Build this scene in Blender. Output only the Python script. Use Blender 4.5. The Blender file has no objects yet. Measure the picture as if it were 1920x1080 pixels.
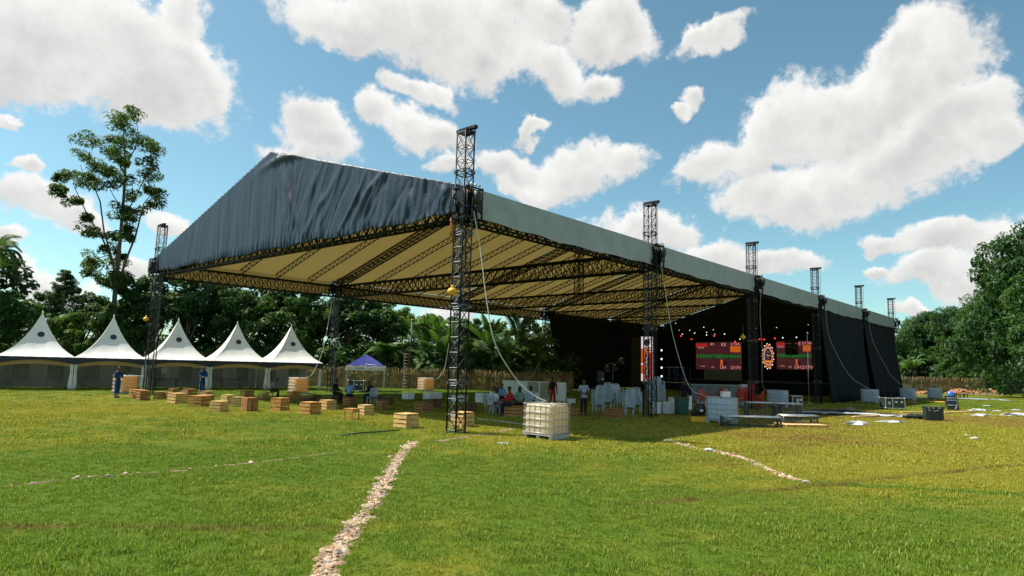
import bpy, math, random
import numpy as np
from mathutils import Vector, Matrix, Euler
R = math.radians
random.seed(7); rng = np.random.default_rng(7)
scn = bpy.context.scene
COL = scn.collection

# ------------------------------------------------------------------ camera
CAM_H, PITCH, ROLL, FPX = 2.3, R(6.80), R(1.4465), 1225.5
_fw = Vector((0, math.cos(PITCH), math.sin(PITCH))); _up = Vector((0, -math.sin(PITCH), math.cos(PITCH))); _rt = Vector((1, 0, 0))
_c, _s = math.cos(ROLL), math.sin(ROLL)
CR = _rt*_c + _up*_s; CU = _up*_c - _rt*_s
cd = bpy.data.cameras.new('camera'); cam = bpy.data.objects.new('camera', cd); COL.objects.link(cam)
cd.sensor_width = 36; cd.lens = 36*FPX/1920; cd.clip_start = .1; cd.clip_end = 3000
M = Matrix((CR, CU, -_fw)).transposed().to_4x4(); M.translation = (0, 0, CAM_H); cam.matrix_world = M
scn.camera = cam

# ------------------------------------------------------------------ sun, sky, exposure
SUN_EL = R(54); SUN_DIR = Vector((-.985, .16, 0)).normalized()*math.cos(SUN_EL) + Vector((0, 0, math.sin(SUN_EL)))
sl = bpy.data.lights.new('sun', 'SUN'); sl.energy = 4.6; sl.angle = R(.53); sl.color = (1, .93, .80)
so = bpy.data.objects.new('sun', sl); COL.objects.link(so)
so.rotation_euler = SUN_DIR.to_track_quat('Z', 'Y').to_euler()
scn.view_settings.view_transform = 'Standard'; scn.view_settings.look = 'None'
scn.view_settings.exposure = 0.85; scn.view_settings.gamma = 1; scn.view_settings.use_curve_mapping = False

def ray(px, py):
    x, y = (px-960)/FPX, (540-py)/FPX
    return (CR*x + CU*y + _fw)
def at(px, py, z=0.0):
    d = ray(px, py); t = (z-CAM_H)/d.z
    return Vector((d.x*t, d.y*t, z))
def at_y(px, py, Y):
    d = ray(px, py); t = Y/d.y
    return Vector((d.x*t, Y, CAM_H+d.z*t))

W = bpy.data.worlds.new('World'); scn.world = W; W.use_nodes = True
def build_world():
    nt = W.node_tree; nt.nodes.clear(); N = nt.nodes.new; L = nt.links.new
    out = N('ShaderNodeOutputWorld'); bg = N('ShaderNodeBackground'); bg.inputs['Strength'].default_value = .095
    sky = N('ShaderNodeTexSky'); sky.sky_type = 'NISHITA'; sky.sun_disc = False
    sky.sun_elevation = SUN_EL; sky.sun_rotation = math.atan2(SUN_DIR.x, SUN_DIR.y)
    sky.altitude = 1200; sky.air_density = 1.0; sky.dust_density = 2.2; sky.ozone_density = 1.2
    tint = N('ShaderNodeMix'); tint.data_type = 'RGBA'; tint.blend_type = 'MULTIPLY'; tint.inputs[0].default_value = 1
    L(sky.outputs[0], tint.inputs[6]); tint.inputs[7].default_value = (.79, 1.03, .88, 1)
    tc = N('ShaderNodeTexCoord'); sep = N('ShaderNodeSeparateXYZ'); L(tc.outputs['Generated'], sep.inputs[0])
    def math_(op, a, b=None, c=None):
        n = N('ShaderNodeMath'); n.operation = op
        for i, v in enumerate((a, b, c)):
            if v is None: continue
            if isinstance(v, (int, float)): n.inputs[i].default_value = v
            else: L(v, n.inputs[i])
        return n.outputs[0]
    az = math_('ARCTAN2', sep.outputs[0], sep.outputs[1]); el = math_('ARCSINE', sep.outputs[2])
    comb = N('ShaderNodeCombineXYZ'); L(az, comb.inputs[0]); L(el, comb.inputs[1])
    def noise(vec, scale, det, rough=.55, off=(0, 0, 0), dist=0, sc=(1, 1, 1)):
        m = N('ShaderNodeMapping'); m.inputs['Location'].default_value = off; m.inputs['Scale'].default_value = sc; L(vec, m.inputs[0])
        n = N('ShaderNodeTexNoise'); n.inputs['Scale'].default_value = scale; n.inputs['Detail'].default_value = det
        n.inputs['Roughness'].default_value = rough; n.inputs['Distortion'].default_value = dist; L(m.outputs[0], n.inputs['Vector'])
        return n.outputs['Fac']
    G = tc.outputs['Generated']
    # warp of the angular position so cloud outlines are ragged
    wn = N('ShaderNodeTexNoise'); wn.inputs['Scale'].default_value = 9; wn.inputs['Detail'].default_value = 5; L(G, wn.inputs['Vector'])
    sub = N('ShaderNodeVectorMath'); sub.operation = 'SUBTRACT'; L(wn.outputs['Color'], sub.inputs[0]); sub.inputs[1].default_value = (.5, .5, .5)
    scl = N('ShaderNodeVectorMath'); scl.operation = 'SCALE'; L(sub.outputs[0], scl.inputs[0]); scl.inputs['Scale'].default_value = .13
    add = N('ShaderNodeVectorMath'); add.operation = 'ADD'; L(comb.outputs[0], add.inputs[0]); L(scl.outputs[0], add.inputs[1])
    P = add.outputs[0]
    # the big clouds of the afternoon, as lobes on the sky (azimuth, elevation)
    lobes = [ # px, py, rx, ry, rotation(deg, picture sense clockwise)
        (60, 80, 190, 120, 10), (210, 90, 190, 120, 10), (330, 130, 130, 100, 30), (250, 165, 150, 70, 15), (60, 130, 120, 60, 15),(350,40,60,60,0),
        (650, 30, 150, 55, 8), (800, 50, 170, 70, 15), (930, 70, 130, 80, 25), (900, 115, 90, 60, 20), (1040, 130, 75, 60, 30), (1120, 40, 100, 70, 0), (1175, 55, 75, 45, 20), (1130, 150, 55, 35, 10), (990, 20, 80, 60, 0),
        (790, 160, 90, 34, 12), (590, 220, 80, 55, 35), (600, 260, 90, 50, 10), (700, 205, 55, 42, 20), (790, 255, 95, 50, 12), (540, 285, 60, 30, 0),
        (990, 250, 36, 20, 0), (1090, 320, 125, 52, -12), (1180, 290, 50, 35, -20), (950, 310, 90, 40, 0), (830, 325, 60, 25, 0), (1000, 355, 90, 30, 0),
        (1340, 82, 95, 26, -10), (1290, 175, 30, 20, -20), (1265, 198, 20, 12, 0),
        (1700, 150, 150, 85, -30), (1600, 220, 190, 90, -22), (1460, 260, 150, 80, -22), (1340, 300, 95, 50, -20), (1790, 215, 100, 85, -20), (1700, 290, 150, 70, -15), (1480, 370, 130, 55, 5), (1560, 350, 120, 60, 0), (1850, 250, 50, 40, -30), (1700, 90, 45, 45, 0),
        (1220, 425, 125, 40, 3), (1330, 480, 90, 40, 0), (1450, 495, 80, 30, 0), (1180, 415, 60, 25, 0),
        (1780, 425, 130, 40, -3), (1890, 430, 70, 45, 0), (1760, 490, 110, 40, -8), (1870, 500, 110, 50, 0), (1640, 490, 30, 14, 0), (1740, 580, 80, 25, 0),(1650, 440, 60, 24, 0),
        (60, 370, 130, 48, 12), (150, 400, 70, 30, 10), (15, 290, 40, 22, 0), (325, 395, 50, 24, 5), (40, 520, 90, 35, 8), (270, 500, 60, 30, 0), (120, 560, 80, 22, 0), (30, 460, 30, 25, 0), (25, 195, 40, 12, 8),
        (700, 560, 70, 22, 0), (850, 575, 80, 22, 0)]
    field = None; hw = None; hs = None
    for (x, y, rx, ry, rot) in lobes:
        d = ray(x, y).normalized(); a = math.atan2(d.x, d.y); e = math.asin(d.z)
        ca = max(.3, math.cos(e)); off = math.hypot(x-960, y-540)/FPX
        k = 1/(FPX*(1+off*off*.55))
        m = N('ShaderNodeMapping'); m.vector_type = 'TEXTURE'
        m.inputs['Location'].default_value = (a, e, 0); m.inputs['Rotation'].default_value = (0, 0, R(-rot))
        m.inputs['Scale'].default_value = (rx*k*.97/ca, ry*k*.97, 1)
        L(P, m.inputs[0])
        ln = N('ShaderNodeVectorMath'); ln.operation = 'LENGTH'; L(m.outputs[0], ln.inputs[0])
        v = math_('SUBTRACT', 1.0, ln.outputs['Value'])
        vp = math_('MAXIMUM', v, 0.0); sy = N('ShaderNodeSeparateXYZ'); L(m.outputs[0], sy.inputs[0])
        hw = vp if hw is None else math_('ADD', hw, vp); hs = math_('MULTIPLY', vp, sy.outputs[1]) if hs is None else math_('MULTIPLY_ADD', vp, sy.outputs[1], hs)
        field = v if field is None else math_('SMOOTH_MAX', field, v, .25)
    field = math_('MAXIMUM', field, -1.0)
    # the same kind of broken cumulus goes on round the rest of the sky
    aw = math_('ABSOLUTE', az)
    side = math_('SMOOTH_MIN', math_('MAXIMUM', math_('MULTIPLY', math_('SUBTRACT', aw, .74), 4), math_('MULTIPLY', math_('SUBTRACT', el, .60), 4)), 1.0, .1)
    far = math_('SUBTRACT', math_('MULTIPLY', noise(G, 3.2, 3, .5, (3.1, 1.2, .4), 0, (1, 1, 2.0)), 5.0), 2.75)
    far = math_('ADD', far, math_('MULTIPLY', math_('SUBTRACT', math_('MINIMUM', math_('MAXIMUM', side, 0.0), 1.0), 1.0), 3.0))
    field = math_('MAXIMUM', field, far)
    n1 = noise(G, 16, 9, .6, (.3, .1, .2), .3)
    n2 = noise(G, 42, 7, .62, (1.3, 4.1, .2), .2)
    n3 = noise(G, 120, 6, .65, (7.3, 2.1, 5.2), .3)
    hgt = math_('DIVIDE', hs, math_('ADD', hw, .02))
    dens = math_('ADD', math_('MULTIPLY', field, 1.55), math_('ADD', math_('MULTIPLY', math_('SUBTRACT', n1, .5), 1.7), math_('ADD', math_('MULTIPLY', math_('SUBTRACT', n2, .5), 1.0), math_('MULTIPLY', math_('SUBTRACT', n3, .5), .70))))
    mr = N('ShaderNodeMapRange'); mr.interpolation_type = 'SMOOTHSTEP'; mr.inputs['From Min'].default_value = -.16; mr.inputs['From Max'].default_value = .50
    L(dens, mr.inputs['Value']); cov = math_('MULTIPLY', mr.outputs[0], .97)
    # cloud relief: brighter towards the sun, greyer in the thick of it
    sd = SUN_DIR*.022
    r1 = noise(G, 7, 7, .55, (2.3, .6, .2)); r2 = noise(G, 7, 7, .55, (2.3+sd.x, .6+sd.y, .2+sd.z))
    rel = math_('MULTIPLY', math_('SUBTRACT', r1, r2), .7)
    th = N('ShaderNodeMapRange'); th.interpolation_type = 'SMOOTHSTEP'; th.inputs['From Min'].default_value = .2; th.inputs['From Max'].default_value = 1.7
    th.inputs['To Min'].default_value = 1.0; th.inputs['To Max'].default_value = .84; L(dens, th.inputs['Value'])
    br = math_('ADD', th.outputs[0], rel); br = math_('ADD', br, math_('MULTIPLY', hgt, .20))
    br = math_('ADD', br, math_('MULTIPLY', math_('SUBTRACT', n1, .5), .07))
    br = math_('MINIMUM', math_('MAXIMUM', br, .6), 1.12)
    cc = N('ShaderNodeVectorMath'); cc.operation = 'SCALE'; cc.inputs[0].default_value = (5.2, 5.15, 5.0); L(br, cc.inputs['Scale'])
    mx = N('ShaderNodeMix'); mx.data_type = 'RGBA'; L(cov, mx.inputs[0]); L(tint.outputs[2], mx.inputs[6]); L(cc.outputs[0], mx.inputs[7])
    L(mx.outputs[2], bg.inputs['Color']); L(bg.outputs[0], out.inputs[0])
build_world()

# ------------------------------------------------------------------ helpers
def tag(o, label=None, cat=None, group=None, kind=None):
    if label: o['label'] = label
    if cat: o['category'] = cat
    if group: o['group'] = group
    if kind: o['kind'] = kind
    return o
def empty(name, loc=(0, 0, 0), rz=0.0, scale=None):
    o = bpy.data.objects.new(name, None); COL.objects.link(o); o.empty_display_size = .2
    o.location = loc; o.rotation_euler = (0, 0, rz)
    if scale: o.scale = scale
    return o
def thing(name, label, cat, loc=(0, 0, 0), rz=0.0, group=None, scale=None):
    return tag(empty(name, loc, rz, scale), label, cat, group)
def inst(name, mesh, parent=None, loc=(0, 0, 0), rot=(0, 0, 0), scale=(1, 1, 1), kind=None):
    o = bpy.data.objects.new(name, mesh); COL.objects.link(o); o.location = loc; o.rotation_euler = rot; o.scale = scale
    if parent: o.parent = parent
    if kind: o['kind'] = kind
    return o
KIDS = {}
def copy_tree(o, parent=None):
    c = o.copy(); COL.objects.link(c)
    if parent: c.parent = parent
    for ch in o.children: copy_tree(ch, c)
    return c

class MB:
    def __init__(s): s.v = []; s.f = []; s.m = []; s.mi = 0; s.sm = []
    def add(s, vs, fs, smooth=False):
        o = len(s.v); s.v += [tuple(v) for v in vs]; s.f += [tuple(i+o for i in f) for f in fs]
        s.m += [s.mi]*len(fs); s.sm += [smooth]*len(fs)
    def box(s, c, sz, rot=None, taper=1.0):
        x, y, z = [k/2 for k in sz]
        vs = [Vector(p) for p in ((-x,-y,-z),(x,-y,-z),(x,y,-z),(-x,y,-z),(-x*taper,-y*taper,z),(x*taper,-y*taper,z),(x*taper,y*taper,z),(-x*taper,y*taper,z))]
        if rot is not None:
            m = Euler(rot).to_matrix(); vs = [m@v for v in vs]
        c = Vector(c); s.add([v+c for v in vs], [(0,3,2,1),(4,5,6,7),(0,1,5,4),(1,2,6,5),(2,3,7,6),(3,0,4,7)])
    def bar(s, p, q, r, n=4, r2=None, caps=True):
        p, q = Vector(p), Vector(q); d = (q-p)
        if d.length < 1e-6: return
        d.normalize(); a = d.orthogonal().normalized()
        if abs(d.z) < .99: a = d.cross(Vector((0, 0, 1))).normalized()
        b = d.cross(a); r2 = r if r2 is None else r2; vs = []
        for (c, rr) in ((p, r), (q, r2)):
            for i in range(n):
                t = 2*math.pi*(i+.5)/n; vs.append(c+a*math.cos(t)*rr+b*math.sin(t)*rr)
        fs = [(i, (i+1) % n, n+(i+1) % n, n+i) for i in range(n)]
        if caps: fs += [tuple(range(n))[::-1], tuple(range(n, 2*n))]
        s.add(vs, fs, n > 5)
    def tube(s, pts, r, n=6):
        pts = [Vector(p) for p in pts]; vs = []; N = len(pts); rr = r if isinstance(r, (list, tuple)) else [r]*N
        for k, p in enumerate(pts):
            d = (pts[min(k+1, N-1)]-pts[max(k-1, 0)]).normalized()
            a = d.cross(Vector((.31, .17, .93))).normalized(); b = d.cross(a)
            for i in range(n):
                t = 2*math.pi*i/n; vs.append(p+(a*math.cos(t)+b*math.sin(t))*rr[k])
        fs = []
        for k in range(N-1):
            for i in range(n): fs.append((k*n+i, k*n+(i+1) % n, (k+1)*n+(i+1) % n, (k+1)*n+i))
        fs += [tuple(range(n))[::-1], tuple(range((N-1)*n, N*n))]
        s.add(vs, fs, True)
    def lathe(s, prof, n=14, c=(0, 0, 0), smooth=True):
        vs = []; c = Vector(c)
        for (r, z) in prof:
            for i in range(n):
                t = 2*math.pi*i/n; vs.append(c+Vector((r*math.cos(t), r*math.sin(t), z)))
        K = len(prof)
        fs = [(k*n+i, k*n+(i+1) % n, (k+1)*n+(i+1) % n, (k+1)*n+i) for k in range(K-1) for i in range(n)]
        fs += [tuple(range(n))[::-1], tuple(range((K-1)*n, K*n))]
        s.add(vs, fs, smooth)
    def grid(s, fn, nu, nv, smooth=True):
        vs = [fn(i/nu, j/nv) for j in range(nv+1) for i in range(nu+1)]
        fs = [(j*(nu+1)+i, j*(nu+1)+i+1, (j+1)*(nu+1)+i+1, (j+1)*(nu+1)+i) for j in range(nv) for i in range(nu)]
        s.add(vs, fs, smooth)
    def ball(s, c, r, n=10, m=7, sq=(1, 1, 1)):
        prof = [(max(.001, math.sin(math.pi*k/m))*1.0, -math.cos(math.pi*k/m)) for k in range(m+1)]
        vs = []; c = Vector(c)
        for (rr, z) in prof:
            for i in range(n):
                t = 2*math.pi*i/n; vs.append(c+Vector((rr*math.cos(t)*r*sq[0], rr*math.sin(t)*r*sq[1], z*r*sq[2])))
        fs = [(k*n+i, k*n+(i+1) % n, (k+1)*n+(i+1) % n, (k+1)*n+i) for k in range(m) for i in range(n)]
        s.add(vs, fs, True)
    def mesh(s, name, mats):
        me = bpy.data.meshes.new(name); me.from_pydata(s.v, [], s.f)
        for m in (mats if isinstance(mats, (list, tuple)) else [mats]): me.materials.append(m)
        me.polygons.foreach_set('material_index', s.m); me.polygons.foreach_set('use_smooth', s.sm); me.update()
        return me
    def obj(s, name, mats, parent=None, loc=(0, 0, 0), rot=(0, 0, 0), kind=None):
        return inst(name, s.mesh(name, mats), parent, loc, rot, kind=kind)
def thicken(o, t, off=0.0):
    m = o.modifiers.new('thickness', 'SOLIDIFY'); m.thickness = t; m.offset = off; return o

# ------------------------------------------------------------------ materials
def mat(name, col, rough=.7, metal=0.0, var=.18, scale=6.0, bump=0.0, bscale=40.0, trans=None, tw=.4, spec=.5, dirt=None, stretch=(1, 1, 1), coat=0):
    m = bpy.data.materials.new(name); m.use_nodes = True; nt = m.node_tree; N = nt.nodes.new; L = nt.links.new
    p = nt.nodes['Principled BSDF']; p.inputs['Roughness'].default_value = rough; p.inputs['Metallic'].default_value = metal
    p.inputs['Specular IOR Level'].default_value = spec; p.inputs['Coat Weight'].default_value = coat
    tc = N('ShaderNodeTexCoord'); mp = N('ShaderNodeMapping'); L(tc.outputs['Object'], mp.inputs[0]); mp.inputs['Scale'].default_value = stretch
    oi = N('ShaderNodeObjectInfo'); ad = N('ShaderNodeVectorMath'); ad.operation = 'ADD'; L(mp.outputs[0], ad.inputs[0])
    sc = N('ShaderNodeMath'); sc.operation = 'MULTIPLY'; L(oi.outputs['Random'], sc.inputs[0]); sc.inputs[1].default_value = 37.0
    L(sc.outputs[0], ad.inputs[1])
    nz = N('ShaderNodeTexNoise'); nz.inputs['Scale'].default_value = scale; nz.inputs['Detail'].default_value = 5; L(ad.outputs[0], nz.inputs['Vector'])
    cr = N('ShaderNodeValToRGB'); cr.color_ramp.elements[0].position = .3; cr.color_ramp.elements[1].position = .7
    d = dirt if dirt else tuple(c*(1-var) for c in col)
    cr.color_ramp.elements[0].color = (*d, 1); cr.color_ramp.elements[1].color = (*[min(.95, c*(1+var)) for c in col], 1)
    L(nz.outputs['Fac'], cr.inputs[0]); L(cr.outputs[0], p.inputs['Base Color'])
    rr = N('ShaderNodeMapRange'); rr.inputs['To Min'].default_value = max(.05, rough-.1); rr.inputs['To Max'].default_value = min(1, rough+.12); L(nz.outputs['Fac'], rr.inputs[0]); L(rr.outputs[0], p.inputs['Roughness'])
    if bump:
        n2 = N('ShaderNodeTexNoise'); n2.inputs['Scale'].default_value = bscale; n2.inputs['Detail'].default_value = 4; L(ad.outputs[0], n2.inputs['Vector'])
        b = N('ShaderNodeBump'); b.inputs['Strength'].default_value = bump; b.inputs['Distance'].default_value = .02; L(n2.outputs['Fac'], b.inputs['Height']); L(b.outputs[0], p.inputs['Normal'])
    if trans:
        t = N('ShaderNodeBsdfTranslucent'); t.inputs[0].default_value = (*trans, 1); x = N('ShaderNodeMixShader'); x.inputs[0].default_value = tw
        L(p.outputs[0], x.inputs[1]); L(t.outputs[0], x.inputs[2]); L(x.outputs[0], nt.nodes['Material Output'].inputs[0])
    return m
def emat(name, col, strength):
    m = bpy.data.materials.new(name); m.use_nodes = True; p = m.node_tree.nodes['Principled BSDF']
    p.inputs['Base Color'].default_value = (.02, .02, .02, 1); p.inputs['Emission Color'].default_value = (*col, 1); p.inputs['Emission Strength'].default_value = strength
    return m
def leafmat(name, a, b, tr=.35, scale=.5, tcol=(.10, .20, .02)):
    m = bpy.data.materials.new(name); m.use_nodes = True; nt = m.node_tree; N = nt.nodes.new; L = nt.links.new
    p = nt.nodes['Principled BSDF']; p.inputs['Roughness'].default_value = .55; p.inputs['Specular IOR Level'].default_value = .25
    geo = N('ShaderNodeNewGeometry'); nz = N('ShaderNodeTexNoise'); nz.inputs['Scale'].default_value = scale; nz.inputs['Detail'].default_value = 4; L(geo.outputs['Position'], nz.inputs['Vector'])
    oi = N('ShaderNodeObjectInfo'); mxm = N('ShaderNodeMath'); mxm.operation = 'MULTIPLY_ADD'; L(geo.outputs['Random Per Island'], mxm.inputs[0]); mxm.inputs[1].default_value = .5; L(nz.outputs['Fac'], mxm.inputs[2])
    m2 = N('ShaderNodeMath'); m2.operation = 'MULTIPLY_ADD'; L(oi.outputs['Random'], m2.inputs[0]); m2.inputs[1].default_value = .3; L(mxm.outputs[0], m2.inputs[2])
    cr = N('ShaderNodeValToRGB'); cr.color_ramp.elements[0].position = .45; cr.color_ramp.elements[1].position = 1.1
    cr.color_ramp.elements[0].color = (*a, 1); cr.color_ramp.elements[1].color = (*b, 1); cr.color_ramp.elements[1].position = 1.0
    L(m2.outputs[0], cr.inputs[0]); L(cr.outputs[0], p.inputs['Base Color'])
    t = N('ShaderNodeBsdfTranslucent'); t.inputs[0].default_value = (*tcol, 1); x = N('ShaderNodeMixShader'); x.inputs[0].default_value = tr
    L(p.outputs[0], x.inputs[1]); L(t.outputs[0], x.inputs[2]); L(x.outputs[0], nt.nodes['Material Output'].inputs[0])
    return m

STEEL = mat('black_steel', (.006, .010, .016), .5, .1, .35, 9, spec=.3)
STEEL2 = mat('worn_steel', (.085, .095, .11), .4, .5, .35, 7)
RUST = mat('rusty_steel', (.10, .065, .04), .6, .3, .5, 5)
ALU = mat('aluminium', (.55, .56, .57), .35, .8, .12, 12)
BLACK = mat('black_cloth', (.006, .009, .015), .9, 0, .25, 1.5, .25, 30, spec=.2)
BLACKP = mat('black_plastic', (.018, .019, .021), .5, 0, .3, 9)
VINYL_GREY = mat('grey_vinyl', (.33, .37, .385), .55, 0, .07, 1.2, .15, 5, dirt=(.27, .305, .32))
ROOF = mat('cream_roof_vinyl', (.30, .26, .16), .6, 0, .08, .8, .2, 3, trans=(.140, .104, .032), tw=.48)
TARP = mat('slate_tarp', (.018, .034, .060), .45, 0, .2, 1.6, .35, 7, spec=.3, dirt=(.013, .025, .045))
WHITE_PVC = mat('white_tent_pvc', (.88, .88, .86), .5, 0, .05, 1.5, .12, 6, trans=(.80, .74, .60), tw=.16, dirt=(.82, .82, .80))
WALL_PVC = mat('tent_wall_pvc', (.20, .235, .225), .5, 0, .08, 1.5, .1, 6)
GLOW_TAN = mat('backlit_tan', (.45, .32, .16), .6, 0, .1, 3, trans=(.55, .36, .12), tw=.4)  # tan painted in place of sunlight coming through the tents' rear valance
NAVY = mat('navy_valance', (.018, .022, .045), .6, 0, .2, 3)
WINDOW = mat('clear_window_film', (.085, .105, .095), .3, 0, .3, 4)
WHITEPAINT = mat('white_painted_metal', (.72, .72, .70), .4, 0, .08, 9)
BLUEGAZ = mat('royal_blue_fabric', (.008, .022, .26), .6, 0, .15, 3, .2, 8, trans=(.01, .03, .35), tw=.2)
WOODS = [mat('pale_pine', (.68, .44, .17), .65, 0, .22, 3, .3, 18, stretch=(1, 1, 6), dirt=(.42, .25, .09)),
         mat('orange_pine', (.54, .26, .065), .65, 0, .25, 3, .3, 18, stretch=(1, 1, 6), dirt=(.30, .14, .04)),
         mat('brown_wood', (.37, .165, .055), .7, 0, .25, 3, .3, 18, stretch=(1, 1, 6), dirt=(.19, .085, .03)),
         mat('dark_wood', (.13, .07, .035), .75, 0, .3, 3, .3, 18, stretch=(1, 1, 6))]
PLY = mat('plywood', (.62, .42, .2), .7, 0, .15, 4)
HDPE = mat('tank_plastic', (.78, .71, .55), .4, 0, .05, 2.5, .05, 8, trans=(.85, .62, .26), tw=.42, dirt=(.68, .61, .48))
HDPE2 = mat('amber_tank_plastic', (.70, .62, .42), .4, 0, .06, 2.5, .05, 8, trans=(.88, .52, .07), tw=.5)
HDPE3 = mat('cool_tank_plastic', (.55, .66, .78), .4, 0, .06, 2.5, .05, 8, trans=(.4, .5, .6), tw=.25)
GALV = mat('galvanised_steel', (.48, .48, .47), .45, .6, .15, 14)
FOAM = mat('white_polystyrene', (.78, .82, .84), .8, 0, .05, 8, .2, 60)
WPLAST = mat('white_plastic', (.46, .53, .60), .35, 0, .06, 4)
RPLAST = mat('red_plastic', (.55, .030, .022), .35, 0, .12, 4)
GREENP = mat('dark_green_plastic', (.012, .075, .045), .5, 0, .2, 4)
YELLOW = mat('yellow_paint', (.78, .42, .03), .45, 0, .15, 6)
ROPE = mat('white_webbing', (.52, .51, .47), .7, 0, .1, 20)
ORANGE_ROPE = mat('orange_rope', (.55, .20, .08), .8, 0, .2, 20)
REED = mat('dry_reed', (.34, .24, .115), .85, 0, .35, 2.5, dirt=(.19, .135, .07))
BLUEPAINT = mat('blue_painted_steel', (.03, .08, .30), .4, .2, .2, 8)
STONES = [mat('cream_stone', (.42, .30, .195), .85, 0, .2, 9, .4, 30), mat('pink_stone', (.38, .225, .14), .85, 0, .25, 9, .4, 30), mat('pale_stone', (.48, .38, .27), .85, 0, .15, 9, .4, 30), mat('grey_stone', (.22, .20, .21), .85, 0, .25, 9, .4, 30)]
CLOTHW = mat('white_crumpled_cloth', (.42, .43, .46), .8, 0, .12, 5, .3, 20)
GREYSHEET = mat('grey_sheet', (.30, .35, .38), .5, 0, .15, 3)
BARK = mat('bark', (.13, .10, .075), .9, 0, .35, 3, .5, 10, stretch=(1, 1, .3))
BARK2 = mat('pale_bark', (.085, .07, .055), .9, 0, .3, 3, .5, 10, stretch=(1, 1, .3))
LEAF_D = leafmat('dark_foliage', (.007, .032, .013), (.028, .084, .020), .24)
LEAF_M = leafmat('mid_foliage', (.010, .044, .011), (.046, .112, .020), .28)
LEAF_B = leafmat('bright_foliage', (.04, .105, .014), (.14, .22, .03), .38)
LEAF_T = leafmat('feathery_foliage', (.012, .05, .014), (.075, .115, .02), .3)
LEAF_P = leafmat('palm_foliage', (.018, .062, .020), (.075, .145, .04), .3)
SKIN = mat('brown_skin', (.085, .042, .026), .5, 0, .12, 8)
HAIR = mat('black_hair', (.010, .009, .009), .7, 0, .2, 20)
def cloth(name, col): return mat(name, col, .85, 0, .16, 6, .3, 25, spec=.2)

# ------------------------------------------------------------------ ground
def grass_color_nodes(nt, dark=1.0):
    N = nt.nodes.new; L = nt.links.new
    geo = N('ShaderNodeNewGeometry'); sep = N('ShaderNodeSeparateXYZ'); L(geo.outputs['Position'], sep.inputs[0])
    fl = N('ShaderNodeCombineXYZ'); L(sep.outputs[0], fl.inputs[0]); L(sep.outputs[1], fl.inputs[1])
    def nz(scale, det, off):
        m = N('ShaderNodeMapping'); m.inputs['Location'].default_value = off; L(fl.outputs[0], m.inputs[0])
        n = N('ShaderNodeTexNoise'); n.inputs['Scale'].default_value = scale; n.inputs['Detail'].default_value = det; L(m.outputs[0], n.inputs['Vector']); return n.outputs['Fac']
    def M(op, a, b=None, c=None):
        n = N('ShaderNodeMath'); n.operation = op
        for i, v in enumerate((a, b, c)):
            if v is None: continue
            if isinstance(v, (int, float)): n.inputs[i].default_value = v
            else: L(v, n.inputs[i])
        return n.outputs[0]
    def MR(v, a, b, c=0.0, d=1.0):
        n = N('ShaderNodeMapRange'); n.interpolation_type = 'SMOOTHSTEP'
        n.inputs['From Min'].default_value = a; n.inputs['From Max'].default_value = b; n.inputs['To Min'].default_value = c; n.inputs['To Max'].default_value = d
        L(v, n.inputs['Value']); return n.outputs[0]
    def mix(f, a, b):
        n = N('ShaderNodeMix'); n.data_type = 'RGBA'; L(f, n.inputs[0])
        for i, v in ((6, a), (7, b)):
            if isinstance(v, tuple): n.inputs[i].default_value = (*v, 1)
            else: L(v, n.inputs[i])
        return n.outputs[2]
    big = nz(.11, 4, (3, 5, 0)); mid = nz(.8, 5, (1, 2, 0)); fine = nz(7, 4, (0, 0, 0))
    x, y = sep.outputs[0], sep.outputs[1]
    # lush on the left, sun-bleached to the right and in the worn patches
    dry = M('ADD', M('ADD', MR(x, -8, 16, 0, .42), M('MULTIPLY', M('SUBTRACT', big, .5), 1.3)), M('ADD', M('MULTIPLY', M('SUBTRACT', mid, .5), .75), M('MULTIPLY', M('SUBTRACT', fine, .5), .35)))
    dry = M('ADD', M('ADD', dry, MR(y, 7, 30, 0.05, .42)), MR(y, 36, 52, 0, -.55))
    # two faint tyre tracks worn across the lawn
    tracks = None
    for (p, q, w, s) in ((at(-200, 985), at(640, 992), .13, .75), (at(1160, 950), at(1905, 872), .16, .7), (at(1330, 872), at(1560, 815), .7, .35), (at(1530, 905), at(2000, 935), .2, -.6)):
        d = (q-p).normalized(); n = Vector((-d.y, d.x, 0))
        dist = M('ABSOLUTE', M('ADD', M('ADD', M('MULTIPLY', x, n.x), M('MULTIPLY', y, n.y)), M('ADD', M('MULTIPLY', M('SUBTRACT', mid, .5), .5), -(p.dot(n)))))
        al = M('ADD', M('MULTIPLY', x, d.x), M('MULTIPLY', y, d.y)); a0 = p.dot(d); a1 = q.dot(d)
        inside = M('MULTIPLY', MR(al, a0-.6, a0+.6), MR(al, a1+.6, a1-.6))
        k = M('MULTIPLY', M('MULTIPLY', MR(dist, w*1.6, w*.2), inside), abs(s)*1.0)
        if s < 0: dry = M('SUBTRACT', dry, k)
        else: tracks = k if tracks is None else M('MAXIMUM', tracks, k)
    c1 = mix(MR(dry, .10, .62), (.118*dark, .196*dark, .014*dark), (.285*dark, .272*dark, .026*dark))
    c2 = mix(MR(dry, .62, 1.15), c1, (.27*dark, .185*dark, .042*dark))
    wear = M('MULTIPLY', tracks, MR(mid, .35, .6, .25, 1.0))
    bare = M('MULTIPLY', MR(nz(1.3, 6, (9, 4, 0)), .66, .76), .55)
    c2 = mix(bare, c2, (.20*dark, .135*dark, .050*dark))
    return mix(wear, c2, (.150*dark, .090*dark, .026*dark))
m = bpy.data.materials.new('lawn_soil'); m.use_nodes = True; nt = m.node_tree; p = nt.nodes['Principled BSDF']; p.inputs['Roughness'].default_value = .95; p.inputs['Specular IOR Level'].default_value = .1
nt.links.new(grass_color_nodes(nt, .55), p.inputs['Base Color'])
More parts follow.
